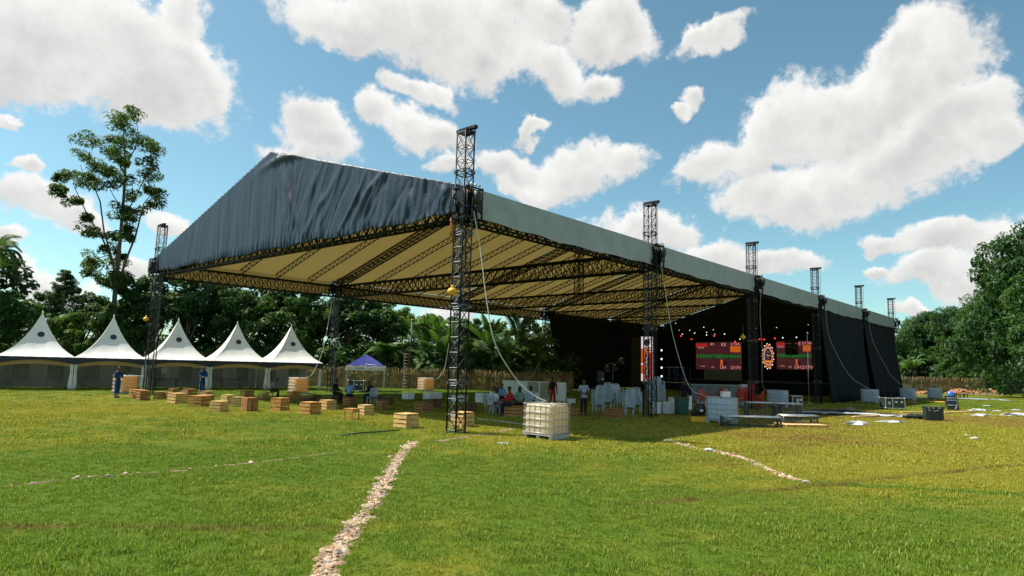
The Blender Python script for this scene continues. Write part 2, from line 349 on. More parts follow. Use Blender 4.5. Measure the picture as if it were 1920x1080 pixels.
geo = nt.nodes.new('ShaderNodeNewGeometry'); nz_ = nt.nodes.new('ShaderNodeTexNoise'); nz_.inputs['Scale'].default_value = 14; nz_.inputs['Detail'].default_value = 6
bp = nt.nodes.new('ShaderNodeBump'); bp.inputs['Strength'].default_value = .9; bp.inputs['Distance'].default_value = .08
nt.links.new(geo.outputs['Position'], nz_.inputs['Vector']); nt.links.new(nz_.outputs['Fac'], bp.inputs['Height']); nt.links.new(bp.outputs[0], p.inputs['Normal'])
LAWN = m
m = bpy.data.materials.new('grass_blade'); m.use_nodes = True; nt = m.node_tree; p = nt.nodes['Principled BSDF']; p.inputs['Roughness'].default_value = .5; p.inputs['Specular IOR Level'].default_value = .3
gc = grass_color_nodes(nt, 1.25)
oi = nt.nodes.new('ShaderNodeNewGeometry'); mr_ = nt.nodes.new('ShaderNodeMapRange'); mr_.inputs['To Min'].default_value = .5; mr_.inputs['To Max'].default_value = 1.6
nt.links.new(oi.outputs['Random Per Island'], mr_.inputs['Value']); vs_ = nt.nodes.new('ShaderNodeVectorMath'); vs_.operation = 'SCALE'
cr_ = nt.nodes.new('ShaderNodeValToRGB'); cr_.color_ramp.elements[0].position = .80; cr_.color_ramp.elements[1].position = .92; nt.links.new(oi.outputs['Random Per Island'], cr_.inputs[0])
sm_ = nt.nodes.new('ShaderNodeMath'); sm_.operation = 'MULTIPLY'; sm_.inputs[1].default_value = .6; nt.links.new(cr_.outputs[0], sm_.inputs[0]); mx_ = nt.nodes.new('ShaderNodeMix'); mx_.data_type = 'RGBA'; mx_.inputs[7].default_value = (.34, .31, .10, 1); nt.links.new(sm_.outputs[0], mx_.inputs[0]); nt.links.new(gc, mx_.inputs[6])
nt.links.new(mx_.outputs[2], vs_.inputs[0]); nt.links.new(mr_.outputs[0], vs_.inputs['Scale']); nt.links.new(vs_.outputs[0], p.inputs['Base Color'])
t_ = nt.nodes.new('ShaderNodeBsdfTranslucent'); x_ = nt.nodes.new('ShaderNodeMixShader'); x_.inputs[0].default_value = .38
nt.links.new(vs_.outputs[0], t_.inputs[0]); nt.links.new(p.outputs[0], x_.inputs[1]); nt.links.new(t_.outputs[0], x_.inputs[2]); nt.links.new(x_.outputs[0], nt.nodes['Material Output'].inputs[0])
BLADE = m
g = MB(); g.grid(lambda u, v: Vector((-900+1800*u, -300+1500*v, 0)), 6, 6, False); g.obj('lawn', LAWN, kind='structure')

# gravel drains: a dug strip of earth filled with broken stone
TRENCH = {
 'main': ([(606, 1095), (612, 1068), (630, 1033), (650, 1007), (690, 955), (721, 904), (751, 852), (776, 829)], .135, 'near'),
 'right': ([(1250, 825), (1304, 841), (1354, 849), (1398, 860), (1439, 880), (1483, 898), (1519, 906)], .12, 'far'),
 'left': ([(10, 913), (97, 902), (167, 895), (283, 887), (350, 882), (467, 868), (557, 858), (640, 847)], .07, 'thin'),
 'mid': ([(818, 828), (850, 823), (885, 818), (944, 808), (968, 802)], .15, 'thin')}
def poly_pts(pts, step):
    P = [at(*p) for p in pts]; out = []
    for a, b in zip(P[:-1], P[1:]):
        n = max(1, int((b-a).length/step))
        out += [(a.lerp(b, i/n), (b-a).normalized()) for i in range(n)]
    return out
SOIL = mat('damp_soil', (.17, .115, .07), .95, 0, .35, 6, .6, 25)
def stone_mesh(seed):
    r_ = random.Random(seed); vs = []; n, k = 7, 4; fs = []
    for j in range(k+1):
        a = math.pi*j/k
        for i in range(n):
            t = 2*math.pi*(i+.5*(j % 2))/n; q = 1+r_.uniform(-.22, .22)
            vs.append((math.sin(a)*math.cos(t)*q, math.sin(a)*math.sin(t)*q*.8, math.cos(a)*q*.62))
    for j in range(k):
        for i in range(n): fs.append((j*n+i, j*n+(i+1) % n, (j+1)*n+(i+1) % n, (j+1)*n+i))
    return vs, fs
STV = [stone_mesh(s) for s in range(6)]
EXCL = []
TNAMES = {'main': 'pebble filled drain running up to the canopy from the front edge', 'right': 'pebble filled drain slanting away from the canopy shadow to the right',
          'left': 'thin broken line of pebbles across the left lawn', 'mid': 'scatter of pebbles in the grass beside the near tower'}
for key, (pts, hw, kind) in TRENCH.items():
    st = MB(); pp = poly_pts(pts, .12 if hw > .1 else .25); last = None
    for i, (c, d) in enumerate(pp):
        n = Vector((-d.y, d.x, 0)); w = hw*(1+.28*math.sin(i*.9)+.2*math.sin(i*2.3)); EXCL.append((c.x, c.y, w*(.85 if kind != 'thin' else .6)))
        v0, v1 = c-n*w+Vector((0, 0, .004)), c+n*w+Vector((0, 0, .004))
        if last: st.add([last[0], last[1], v1, v0], [(0, 1, 2, 3)])
        last = (v0, v1)
    root = tag(st.obj('gravel_strip', SOIL), TNAMES[key], None, 'gravel drains in the lawn', 'structure')
    # stones
    items = []
    L_ = sum((at(*b)-at(*a)).length for a, b in zip(pts[:-1], pts[1:]))
    num = int({'near': 150, 'far': 60, 'thin': 8}[kind]*L_*(hw/.165 if kind != 'thin' else 1))
    r_ = random.Random(hash(key) % 1000 if False else len(key))
    for _ in range(min(num, 2600)):
        c, d = r_.choice(pp); n = Vector((-d.y, d.x, 0))
        if kind == 'thin' and math.sin(c.x*1.7)+math.sin(c.x*.71+1) < -.1: continue
        off = r_.gauss(0, hw*.52); s = r_.choice((.013, .017, .02, .026, .034, .05)) * (1.0 if kind == 'near' else 1.35) * (1.25 if abs(off) > hw*.8 else 1)
        pos = c+d*r_.uniform(0, .13)+n*off; pos.z = s*.02+.008*max(0, 1-abs(off)/hw)*r_.random()
        items.append((pos, s))
    items.sort(key=lambda t: (t[0].length)/t[1]**.9 if True else 0)
    singles = 300 if kind == 'near' else (60 if kind == 'far' else 25)
    meshes = []
    for i, (vs, fs) in enumerate(STV):
        for mt in STONES[:3]+[STONES[2]]:
            b = MB(); b.add(vs, fs); meshes.append(b.mesh('stone', mt))
    b = MB(); b.add(*STV[0]); darkm = b.mesh('stone', STONES[3])
    rest = MB(); 
    for i, (pos, s) in enumerate(items):
        rot = (r_.uniform(-.5, .5), r_.uniform(-.5, .5), r_.uniform(0, 6.28))
        if i < singles:
            inst('stone', darkm if r_.random() < .05 else r_.choice(meshes), root, pos, rot, (s*1.15, s*1.15, s*.75))
        else:
            vs, fs = r_.choice(STV); e = Euler(rot).to_matrix(); rest.mi = r_.choice((0, 1, 2, 2, 0))
            rest.add([pos+e@Vector((v[0]*s, v[1]*s, v[2]*s)) for v in vs], fs)
    if rest.v: rest.obj('small_stones', STONES[:3], root, kind='stuff')

# grass: tufts of real blades scattered over the visible lawn
def tuft(name, nb, rad, h, w, seed):
    r_ = np.random.default_rng(seed); V = []; F = []
    for i in range(nb):
        a = r_.uniform(0, 6.28); rr = rad*math.sqrt(r_.random()); bx, by = rr*math.cos(a), rr*math.sin(a)
        hh = h*r_.uniform(.45, 1.15); le = r_.uniform(.1, .75)*hh; la = r_.uniform(0, 6.28); wa = la+1.57+r_.uniform(-.6, .6); ww = w*r_.uniform(.6, 1.2)
        dx, dy = math.cos(la)*le, math.sin(la)*le; wx, wy = math.cos(wa)*ww/2, math.sin(wa)*ww/2; o = len(V)
        V += [(bx-wx, by-wy, -.01), (bx+wx, by+wy, -.01), (bx+dx*.45+wx*.8, by+dy*.45+wy*.8, hh*.62), (bx+dx*.45-wx*.8, by+dy*.45-wy*.8, hh*.62), (bx+dx, by+dy, hh)]
        F += [(o, o+1, o+2, o+3), (o+3, o+2, o+4)]
    me = bpy.data.meshes.new(name); me.from_pydata(V, [], F); me.materials.append(BLADE); me.update(); return me
def scatter_grass(name, tufts, pos, rot, scl):
    me = bpy.data.meshes.new(name); me.vertices.add(len(pos)); me.vertices.foreach_set('co', pos.astype(np.float32).ravel())
    a = me.attributes.new('spin', 'FLOAT', 'POINT'); a.data.foreach_set('value', rot.astype(np.float32))
    a = me.attributes.new('size', 'FLOAT', 'POINT'); a.data.foreach_set('value', scl.astype(np.float32))
    ob = bpy.data.objects.new(name, me); COL.objects.link(ob)
    ng = bpy.data.node_groups.new(name, 'GeometryNodeTree')
    ng.interface.new_socket('Geometry', in_out='INPUT', socket_type='NodeSocketGeometry'); ng.interface.new_socket('Geometry', in_out='OUTPUT', socket_type='NodeSocketGeometry')
    N = ng.nodes.new; L = ng.links.new; gi = N('NodeGroupInput'); go = N('NodeGroupOutput')
    iop = N('GeometryNodeInstanceOnPoints'); L(gi.outputs[0], iop.inputs['Points'])
    g2i = N('GeometryNodeGeometryToInstance')
    for t in tufts:
        oi_ = N('GeometryNodeObjectInfo'); oi_.inputs['Object'].default_value = t; oi_.inputs['As Instance'].default_value = True; L(oi_.outputs['Geometry'], g2i.inputs[0])
    L(g2i.outputs[0], iop.inputs['Instance']); iop.inputs['Pick Instance'].default_value = True
    na = N('GeometryNodeInputNamedAttribute'); na.data_type = 'FLOAT'; na.inputs['Name'].default_value = 'spin'
    cx = N('ShaderNodeCombineXYZ'); L(na.outputs['Attribute'], cx.inputs[2]); L(cx.outputs[0], iop.inputs['Rotation'])
    nb = N('GeometryNodeInputNamedAttribute'); nb.data_type = 'FLOAT'; nb.inputs['Name'].default_value = 'size'; L(nb.outputs['Attribute'], iop.inputs['Scale'])
    L(iop.outputs[0], go.inputs[0]); md = ob.modifiers.new('scatter', 'NODES'); md.node_group = ng
    ob['kind'] = 'stuff'; return ob
def tuft_objs(spec):
    # the tufts themselves are single clumps that grow in the lawn in front of the camera's feet
    out = []
    for k, s in enumerate(spec):
        o = bpy.data.objects.new('grass_tuft', tuft('grass_tuft', *s, seed=k+11)); COL.objects.link(o); o.location = (-.9+.5*k, 3.2, 0); o['kind'] = 'stuff'; out.append(o)
    return out
EX = np.array(EXCL)
def grass_points(y0, y1, dens, pad):
    out = []
    n = int(((y0+y1)/2*1.75+2*pad)*(y1-y0)*dens); Y = rng.uniform(y0, y1, n); X = rng.uniform(-1, 1, n)*(.86*y1+pad)
    k = np.abs(X) < .86*Y+pad; X, Y = X[k], Y[k]
    keep = np.ones(len(X), bool)
    if y0 < 30:
        for i in range(0, len(X), 4000):
            d2 = (X[i:i+4000, None]-EX[None, :, 0])**2+(Y[i:i+4000, None]-EX[None, :, 1])**2
            keep[i:i+4000] = ~(d2 < (EX[None, :, 2]*.95)**2).any(1)
    X, Y = X[keep], Y[keep]
    return np.stack([X, Y, np.zeros_like(X)], 1)
near_t = tuft_objs([(34, .085, .040, .0085), (30, .085, .052, .0085), (38, .09, .034, .009), (26, .08, .062, .008)])
far_t = tuft_objs([(50, .24, .050, .017), (46, .24, .058, .017), (54, .26, .042, .018)])
def patch_size(P, s):
    f = np.sin(P[:, 0]*.9+1.3*np.sin(P[:, 1]*.7))*np.sin(P[:, 1]*1.1+np.sin(P[:, 0]*.5))
    return s*(1+.22*f)*rng.uniform(.7, 1.3, len(P))
P1 = grass_points(5.0, 11, 95, 1.5); P2 = grass_points(11, 17, 60, 1.5)
PN = np.concatenate([P1, P2]); scatter_grass('grass', near_t, PN, rng.uniform(0, 6.28, len(PN)), patch_size(PN, 1.0))
P3 = grass_points(17, 32, 13, 2); P4 = grass_points(32, 75, 3.2, 2)
PF = np.concatenate([P3, P4]); scatter_grass('grass', far_t, PF, rng.uniform(0, 6.28, len(PF)), patch_size(PF, 1.0)*np.where(PF[:, 1] > 32, 1.15, 1.0))

# ------------------------------------------------------------------ the stage canopy
T1 = Vector((-1.789, 22.644, 0)); YAW = R(41.69); SP = 13.04; WID = 27.52; TH = 10.66
EAVE, APEX, FASC = 8.46, 12.6, 7.42
canopy = thing('stage_canopy', 'huge pitched event canopy with slate gable tarp and pale grey side valance', 'canopy', T1, -YAW)
MW = Matrix.Translation(T1) @ Matrix.Rotation(-YAW, 4, 'Z'); MWI = MW.inverted()
def cw(x, y, z): return MW @ Vector((x, y, z))
def on_plane(px, py, yl):            # photo pixel -> canopy coordinates on the cross-plane y = yl
    o = MWI @ Vector((0, 0, CAM_H)); d = MWI.to_3x3() @ ray(px, py); t = (yl-o.y)/d.y
    return o+d*t
def lattice_box(L_, d, w, bay, rc, rl, x=True):
    """chord mesh and lattice mesh of a box truss along +X, centred"""
    ch = MB(); ch.bar((0, 0, 0), (L_, 0, 0), rc, 6)
    la = MB(); n = max(1, round(L_/bay)); b = L_/n
    for s in (-1, 1):
        for i in range(n):
            x0, x1 = i*b, (i+1)*b; u = (-d/2, d/2) if i % 2 else (d/2, -d/2)
            la.bar((x0, s*w/2, u[0]), (x1, s*w/2, u[1]), rl, 4, caps=False)
            if x: la.bar((x0, s*w/2, u[1]), (x1, s*w/2, u[0]), rl, 4, caps=False)
            la.bar((x0, s*w/2, -d/2), (x0, s*w/2, d/2), rl*1.15, 4, caps=False)
            la.bar((x0, s*d*0+s*0-w/2, s*d/2), (x1, w/2, s*d/2), rl, 4, caps=False)
    for i in range(n+1):
        for z in (-d/2, d/2): la.bar((i*b, -w/2, z), (i*b, w/2, z), rl, 4, caps=False)
    return ch.mesh('chord', STEEL), la.mesh('lattice', STEEL)
def place_truss(name, meshes, d, w, p, q, up=Vector((0, 0, 1))):
    ch, la = meshes; p, q = Vector(p), Vector(q); X = (q-p).normalized(); Yv = up.cross(X).normalized(); Z = X.cross(Yv)
    o = inst(name, la, canopy); mm = Matrix((X, Yv, Z)).transposed().to_4x4(); mm.translation = p; o.matrix_local = mm
    for a in (-1, 1):
        for b in (-1, 1): inst('chord', ch, o, (0, a*w/2, b*d/2))
    return o
def roof_z(x):                        # roof line across the span, x from 0 (near eave) to -WID
    mid = -WID/2; return APEX-(APEX-EAVE)*abs(x-mid)/(WID/2+.35)
mid = -WID/2
# roof sheets, one per bay and slope, bellying between the rafters
for n in range(5):
    for side in (0, 1):
        xa, xb = (.35, mid) if side == 0 else (-WID-.35, mid)
        b = MB()
        def fn(u, v, xa=xa, xb=xb, n=n):
            x = xa+(xb-xa)*u; y = n*SP+SP*v
            if n == 0 and v == 0: y -= .12
            return Vector((x, y, roof_z(x)+.02-.16*abs(math.sin(math.pi*v*5))**1.3*(1-.7*u)*min(1, u*8) + .03*math.sin(u*9+n)))
        b.grid(fn, 14, 40)
        o = b.obj('roof_sheet', ROOF, canopy)
# side valances
for n in range(5):
    for x, g_ in ((.38, .34), (-WID-.38, .34)):
        b = MB(); s0 = n*SP+g_; s1 = (n+1)*SP-g_
        def fn(u, v, x=x, s0=s0, s1=s1, n=n):
            y = s0+(s1-s0)*u; z = EAVE+.03+(FASC-EAVE)*v
            sg = 1 if x > 0 else -1
            xx = x+sg*(.03*math.sin(u*11+n*2)*v+.05*v*math.sin(3.1*u+n)+.02*math.sin(u*37+v*4)*v*v+.05*math.sin(40*(u-.25*v))*math.exp(-u/.08)*v+.05*math.sin(40*(1-u-.25*v))*math.exp(-(1-u)/.08)*v)
            z -= .10*math.sin(math.pi*u)*(1 if v > .5 else v)*1.0
            z += .025*math.sin(u*29+n)*v
            return Vector((xx, y, z))
        b.grid(fn, 60, 8); o = b.obj('side_valance', VINYL_GREY if x > 0 else ROOF, canopy)
# gable tarp with hanging folds
pr = random.Random(12); PLEATS = []
for k in range(150):
    x0 = pr.uniform(-14, 13.8); PLEATS.append((x0, (pr.uniform(-2.2, -.5) if x0 > 2.5 and x0 < 11 else pr.uniform(.2, 1.6) if 0 < x0 < 2.5 else pr.uniform(-.3, .35)), pr.uniform(.05, .16), pr.choice((-1, 1))*pr.uniform(.008, .034)*(1.6 if x0 > 8 else .45 if x0 < 0 else 1.3), pr.uniform(-.3, .5), pr.uniform(.55, 1.3)))
TB = 7.62
def tarp(u, v):
    x = .28-(WID+.56)*u; top = roof_z(min(x, .3) if x > -WID-.3 else -WID-.3)+.05; top = max(top, 8.4)
    bot = TB-.05*math.sin(math.pi*u)+.05*math.sin(u*41)+.03*math.sin(u*97+1); z = top+(bot-top)*v
    h = top-bot; t = x-mid
    y = -.20
    # a big swag from the peak, slanting pleats to its right, finer hanging ones elsewhere
    env = math.sin(math.pi*min(1, v*1.02))**.5
    for (x0, x1, w, a) in ((.6, 4.2, .34, .34), (.15, 3.4, .22, -.2), (1.6, 2.2, .5, .18), (6.3, 3.4, .30, .26), (7.0, 5.4, .22, -.20), (4.4, 4.9, .3, .13), (9.3, 6.8, .28, .26), (9.8, 7.6, .2, -.16), (10.4, 10.0, .22, .22), (11.2, 10.9, .16, -.16), (11.7, 11.9, .2, .2), (12.5, 12.3, .17, -.16), (13.1, 12.9, .15, .18),
                          (-1.5, -1.1, .4, .08), (-3.2, -3.0, .3, .07), (-4.6, -4.5, .3, .09), (-6.4, -6.2, .35, -.07), (-7.8, -7.9, .2, .08), (-9.4, -9.2, .3, -.07), (-10.9, -10.5, .18, .15), (-11.5, -11.1, .15, .13), (-12.4, -12.2, .2, .08)):
        c = x0+(x1-x0)*v**1.15+.12*math.sin(v*5+x0)
        y -= (.22 if x0 > 0 else .13)*a*math.exp(-((t-c)/(w*.8))**2)*env
    y -= .010*math.sin(t*4.1+1.5*v+.8*math.sin(t*1.3))*(.35+v)+.006*math.sin(t*11.3-2.2*v)*v
    for (x0, sl, w, a, v0, v1) in PLEATS:
        c = x0+sl*v+.15*math.sin(v*4+x0*3); q = (t-c)/w
        if abs(q) < 3: y -= a*math.exp(-abs(q)**1.4)*max(0, min(1, (v-v0)*5))*max(0, min(1, (v1-v)*5))
    y -= (.03*math.sin(t*7.7+v*2)+.02*math.sin(t*15+v*5))*max(0, (t-6)/7)**1.0
    # scooped fold under the peak
    y -= .16*math.exp(-((z-(12.05-.05*(t-1.2)**2))/.16)**2)*math.exp(-((t-1.4)/1.9)**2)
    if v > .86: y -= .05*math.sin(t*19+math.sin(t*3)*2)*(v-.86)/.14
    return Vector((x, y, z))
b = MB(); b.grid(tarp, 600, 44); o = b.obj('gable_tarp', TARP, canopy); thicken(o, .006)
b = MB()
for k in range(34):
    x = -WID-.2+(WID/2-.2)*k/34; b.bar((x, -.24, roof_z(x)+.06), (x+.12, -.02, roof_z(x+.12)+.085), .011, 5)
b.tube([(-WID-.3, -.1, roof_z(-WID-.3)+.10), (mid, -.1, APEX+.1)], .014)
b.obj('edge_lacing', STEEL, canopy)
# trusses
tie_m = lattice_box(WID-.5, .88, .5, .62, .05, .024)
for n in range(6): place_truss('tie_truss', tie_m, .88, .5, (-.25, n*SP+(.32 if n == 0 else 0), 7.93 if n == 0 else 7.66), (-WID+.25, n*SP+(.32 if n == 0 else 0), 7.93 if n == 0 else 7.66))
eave_m = lattice_box(SP-.5, .80, .45, .6, .05, .024)
for n in range(5):
    for x in (0, -WID): place_truss('eave_truss', eave_m, .80, .45, (x, n*SP+.25, 7.70), (x, (n+1)*SP-.25, 7.70))
ridge_m = lattice_box(SP-.4, .45, .4, .6, .03, .013)
for n in range(5): place_truss('ridge_truss', ridge_m, .45, .4, (mid, n*SP+.2, APEX-.5), (mid, (n+1)*SP-.2, APEX-.5))
rl = math.hypot(WID/2-.2, APEX-EAVE-.1)
main_m = lattice_box(rl, .48, .42, .55, .045, .022)
for n in range(6):
    y = n*SP+(.3 if n == 0 else 0)
    for x in (-.15, -WID+.15): place_truss('main_rafter', main_m, .48, .42, (x, y, EAVE-.24), (mid+(.05 if x > -1 else -.05), y, APEX-.36))
# light rafters: two chords and a zigzag web
rm = MB(); nb_ = 26
for z in (-.21, .17): rm.bar((0, 0, z), (rl, 0, z), .038, 6)
for i in range(nb_):
    x0, x1 = rl*i/nb_, rl*(i+1)/nb_; rm.bar((x0, 0, -.21), ((x0+x1)/2, 0, .17), .022, 4, caps=False); rm.bar(((x0+x1)/2, 0, .17), (x1, 0, -.21), .022, 4, caps=False)
rmesh = rm.mesh('rafter', STEEL)
for n in range(5):
    for k in range(1, 5):
        y = n*SP+SP*k/5
        for x, q in ((-.15, mid+.05), (-WID+.15, mid-.05)):
            X = (Vector((q, y, APEX-.30))-Vector((x, y, EAVE-.20))).normalized(); Yv = Vector((0, 0, 1)).cross(X).normalized(); Z = X.cross(Yv)
            o = inst('rafter', rmesh, canopy); mm = Matrix((X, Yv, Z)).transposed().to_4x4(); mm.translation = (x, y, EAVE-.20); o.matrix_local = mm
kp_m = lattice_box(APEX-.7-8.1, .5, .5, .6, .035, .015)
for n in range(1, 6): place_truss('king_post', kp_m, .5, .5, (mid, n*SP+.001, 8.12), (mid, n*SP+.001, APEX-.68), up=Vector((0, 1, 0)))
# tie rods between rafter and tower head
for n in range(5):
    y = n*SP
    for (a, b_) in (((-.2, y+.3, 7.9), (-2.6, y+5.2, roof_z(-2.6)-.3)), ((-.2, y+SP-.3, 7.9), (-2.6, y+SP-5.2, roof_z(-2.6)-.3)), ((-WID/2, y+.3, 11.6), (-WID*.72, y+SP/2, 10.0)), ((-7, y+SP-.3, 9.9), (-10.5, y+SP*.55, roof_z(-10.5)-.35))):
        b = MB(); b.bar(a, b_, .028, 6); b.obj('brace_rod', STEEL, canopy)
# sleeve blocks that run up the towers, with their chain motors
def sleeve(x, y):
    s = 1 if x > -5 else -1
    b = MB()
    for a in (-.36, .36):
        for c in (-.36, .36):
            b.bar((a, c, -.62), (a, c, .55), .04, 6)
    for z in (-.58, -.2, .18, .5):
        for k in (-.36, .36): b.bar((k, -.4, z), (k, .4, z), .035, 4); b.bar((-.4, k, z), (.4, k, z), .035, 4)
    b.box((s*.43, .12, .0), (.10, .34, .7)); b.box((.08, -.41, .16), (.34, .08, .42)); b.box((-.2, -.42, -.22), (.2, .10, .3)); b.box((0, .42, .0), (.5, .08, .5)); b.bar((-.36, -.4, -.55), (.36, -.4, .5), .025, 5); b.bar((s*.4, -.36, .5), (s*.4, .36, -.5), .025, 5); b.box((.24, -.45, -.38), (.16, .12, .2)); b.tube([(.3, -.48, .4), (.4, -.52, .1), (.34, -.5, -.3), (.42, -.44, -.6)], .02, 5); b.tube([(-.3, -.46, .5), (-.12, -.52, .2), (-.2, -.5, -.1)], .018, 5)
    o = b.obj('sleeve_block', STEEL, canopy, (x+s*.20, y, 7.95))
    b = MB(); b.lathe([(.02, -.25), (.13, -.22), (.15, 0), (.13, .2), (.02, .24)], 10); b.box((.0, .16, .02), (.14, .16, .26)); b.obj('chain_motor', BLACKP, o, (s*.58, -.12, .1))
    b = MB()
    for k in range(3): b.lathe([(.01, -.03), (.05, -.03), (.05, .03), (.01, .03)], 8, (s*.45, -.28+.2*k, .57))
    b.obj('guide_wheel', WHITEPAINT, o)
for n in range(6):
    sleeve(0, n*SP)
    if n < 4: sleeve(-WID, n*SP)

# lattice towers
TS = .44
def tower_proto():
    root = empty('lattice_tower')
    leg = MB(); leg.bar((0, 0, 0.02), (0, 0, TH-.12), .030, 8); lm = leg.mesh('leg', STEEL)
    for a in (-1, 1):
        for c in (-1, 1): inst('leg', lm, root, (a*TS/2, c*TS/2, 0))
    h = TS/2; nb = 20; bay = (TH-.2)/nb
    for f in range(4):
        la = MB(); mm = Matrix.Rotation(f*math.pi/2, 3, 'Z')
        for i in range(nb):
            z0, z1 = .1+i*bay, .1+(i+1)*bay
            la.bar(mm@Vector((-h, h, z0)), mm@Vector((h, h, z0)), .016, 5, caps=False)
            la.bar(mm@Vector((-h, h, z0)), mm@Vector((h, h, z1)), .011, 4, caps=False); la.bar(mm@Vector((h, h, z0)), mm@Vector((-h, h, z1)), .011, 4, caps=False)
        la.bar(mm@Vector((-h, h, TH-.12)), mm@Vector((h, h, TH-.12)), .018, 5)
        inst('lattice_face', la.mesh('lattice_face', STEEL2 if f in (1, 2) else STEEL), root)
    for z in (1.68, 4.3, 6.9, 9.1):
        b = MB()
        for a in (-1, 1):
            for c in (-1, 1): b.box((a*h, c*h, z), (.10, .10, .10)); 
        for k in range(4):
            mm = Matrix.Rotation(k*math.pi/2, 3, 'Z'); b.bar(mm@Vector((-h, h, z-.09)), mm@Vector((h, h, z-.09)), .02, 5); b.bar(mm@Vector((-h, h, z+.09)), mm@Vector((h, h, z+.09)), .02, 5)
        inst('section_joint', b.mesh('section_joint', STEEL2), root)
    b = MB(); b.box((0, 0, .015), (TS+.22, TS+.22, .03)); inst('base_plate', b.mesh('base_plate', STEEL), root)
    b = MB(); b.box((0, .0, TH-.07), (TS+.1, .12, .10)); b.box((0, -.18, TH-.07), (TS+.1, .10, .10)); b.box((0, .18, TH-.07), (TS+.1, .10, .10)); b.box((.10, 0, TH+.03), (TS+.40, .16, .10))
    b.lathe([(.02, -.05), (.09, -.05), (.07, 0), (.09, .05), (.02, .05)], 10, (.42, 0, TH+.0))
    inst('head_block', b.mesh('head_block', STEEL), root)
    b = MB(); b.bar((.42, .0, 8.5), (.42, 0, TH-.05), .013, 5); inst('hoist_chain', b.mesh('hoist_chain', STEEL2), root)
    return root
tproto = tower_proto()
TLAB = [('R', 0, 'tall black lattice tower at the near corner, yellow hook hanging halfway up'), ('R', 1, 'black lattice tower in front of the bright upright screen strip'),
        ('R', 2, 'black lattice tower just left of the round lit emblem, third along the grey valance'), ('R', 3, 'black lattice tower at the front edge of the black side drape'),
        ('R', 4, 'tower standing between the two black side drapes, second from the far end'), ('R', 5, 'farthest tower, its mast above the very end of the grey valance'),
        ('L', 0, 'lattice tower rising in front of the white pagoda tents at the left corner'), ('L', 1, 'lattice tower right beside the last white tent, carrying the middle of the left eave'),
        ('L', 2, 'lattice tower hidden close behind the tall near corner tower'), ('L', 3, 'thin far lattice tower at the edge of the black drape by the palms')]
for i, (s_, n, lab) in enumerate(TLAB):
    o = tproto if i == 0 else copy_tree(tproto)
    o.location = cw(0 if s_ == 'R' else -WID, n*SP, 0); o.rotation_euler = (0, 0, -YAW + (0 if s_ == 'R' else math.pi))
    tag(o, lab, 'truss tower', 'lattice towers carrying the canopy')
# yellow hooks hanging on towers
def hook(loc, lab):
    t = thing('hoist_hook', lab, 'hook', loc, 0, 'yellow hoist hooks')
    b = MB(); b.ball((0, 0, 0), .14, 12, 8, (1.25, 1, .95)); b.lathe([(.05, .10), (.06, .2), (.02, .22)], 8); b.obj('body', YELLOW, t)
    b = MB(); b.tube([(0, 0, -.12), (0, 0, -.2), (.05, 0, -.26), (.09, 0, -.21)], .022, 6); b.obj('hook', STEEL2, t)
    b = MB(); b.bar((0, 0, .2), (0, 0, .75), .012, 5); b.obj('chain', STEEL2, t)
hp = cw(0, -TS/2-.17, 0); hook((hp.x, hp.y, 4.80), 'yellow hoist hook hanging on the near corner tower')
q = at_y(274, 598, cw(-WID, 0, 0).y-.2); hook(q, 'orange yellow hoist hook beside the left corner tower')
q = at_y(1393, 632, cw(0, 2*SP, 0).y-.5); hook(q, 'small yellow hook in the dark just left of the third tower')
t = tag(MB().obj('rope_knot', ORANGE_ROPE), 'frayed orange rope tied high on the near corner tower', 'rope')
b = MB()
for k in range(5): b.tube([(0, 0, .2), (.03*math.sin(k*2), .03*math.cos(k), 0), (.08*math.sin(k*1.3), .06*math.cos(k*1.7), -.35-.05*k)], .014, 5)
b.lathe([(.01, .1), (.05, .14), (.06, .2), (.03, .27), (.01, .3)], 8); t.data = b.mesh('rope_knot', ORANGE_ROPE); t.location = cw(-TS/2-.05, -TS/2-.08, 7.15)

# guy straps down to the water tanks
def strap(lab, p, mids, q, r=.02, mt=ROPE):
    P = [Vector(p)]+[Vector(m_) for m_ in mids]+[Vector(q)]; out = []
    for i in range(len(P)-1):
        p0, p1, p2, p3 = P[max(i-1, 0)], P[i], P[i+1], P[min(i+2, len(P)-1)]
        for k in range(8):
            t = k/8; out.append(.5*((2*p1)+(p2-p0)*t+(2*p0-5*p1+4*p2-p3)*t*t+(3*p1-p0-3*p2+p3)*t**3))
    out.append(P[-1]); b = MB(); b.tube(out, r, 6)
    tag(b.obj('guy_strap', mt), lab, 'strap', 'white straps from the towers down to the water tanks')

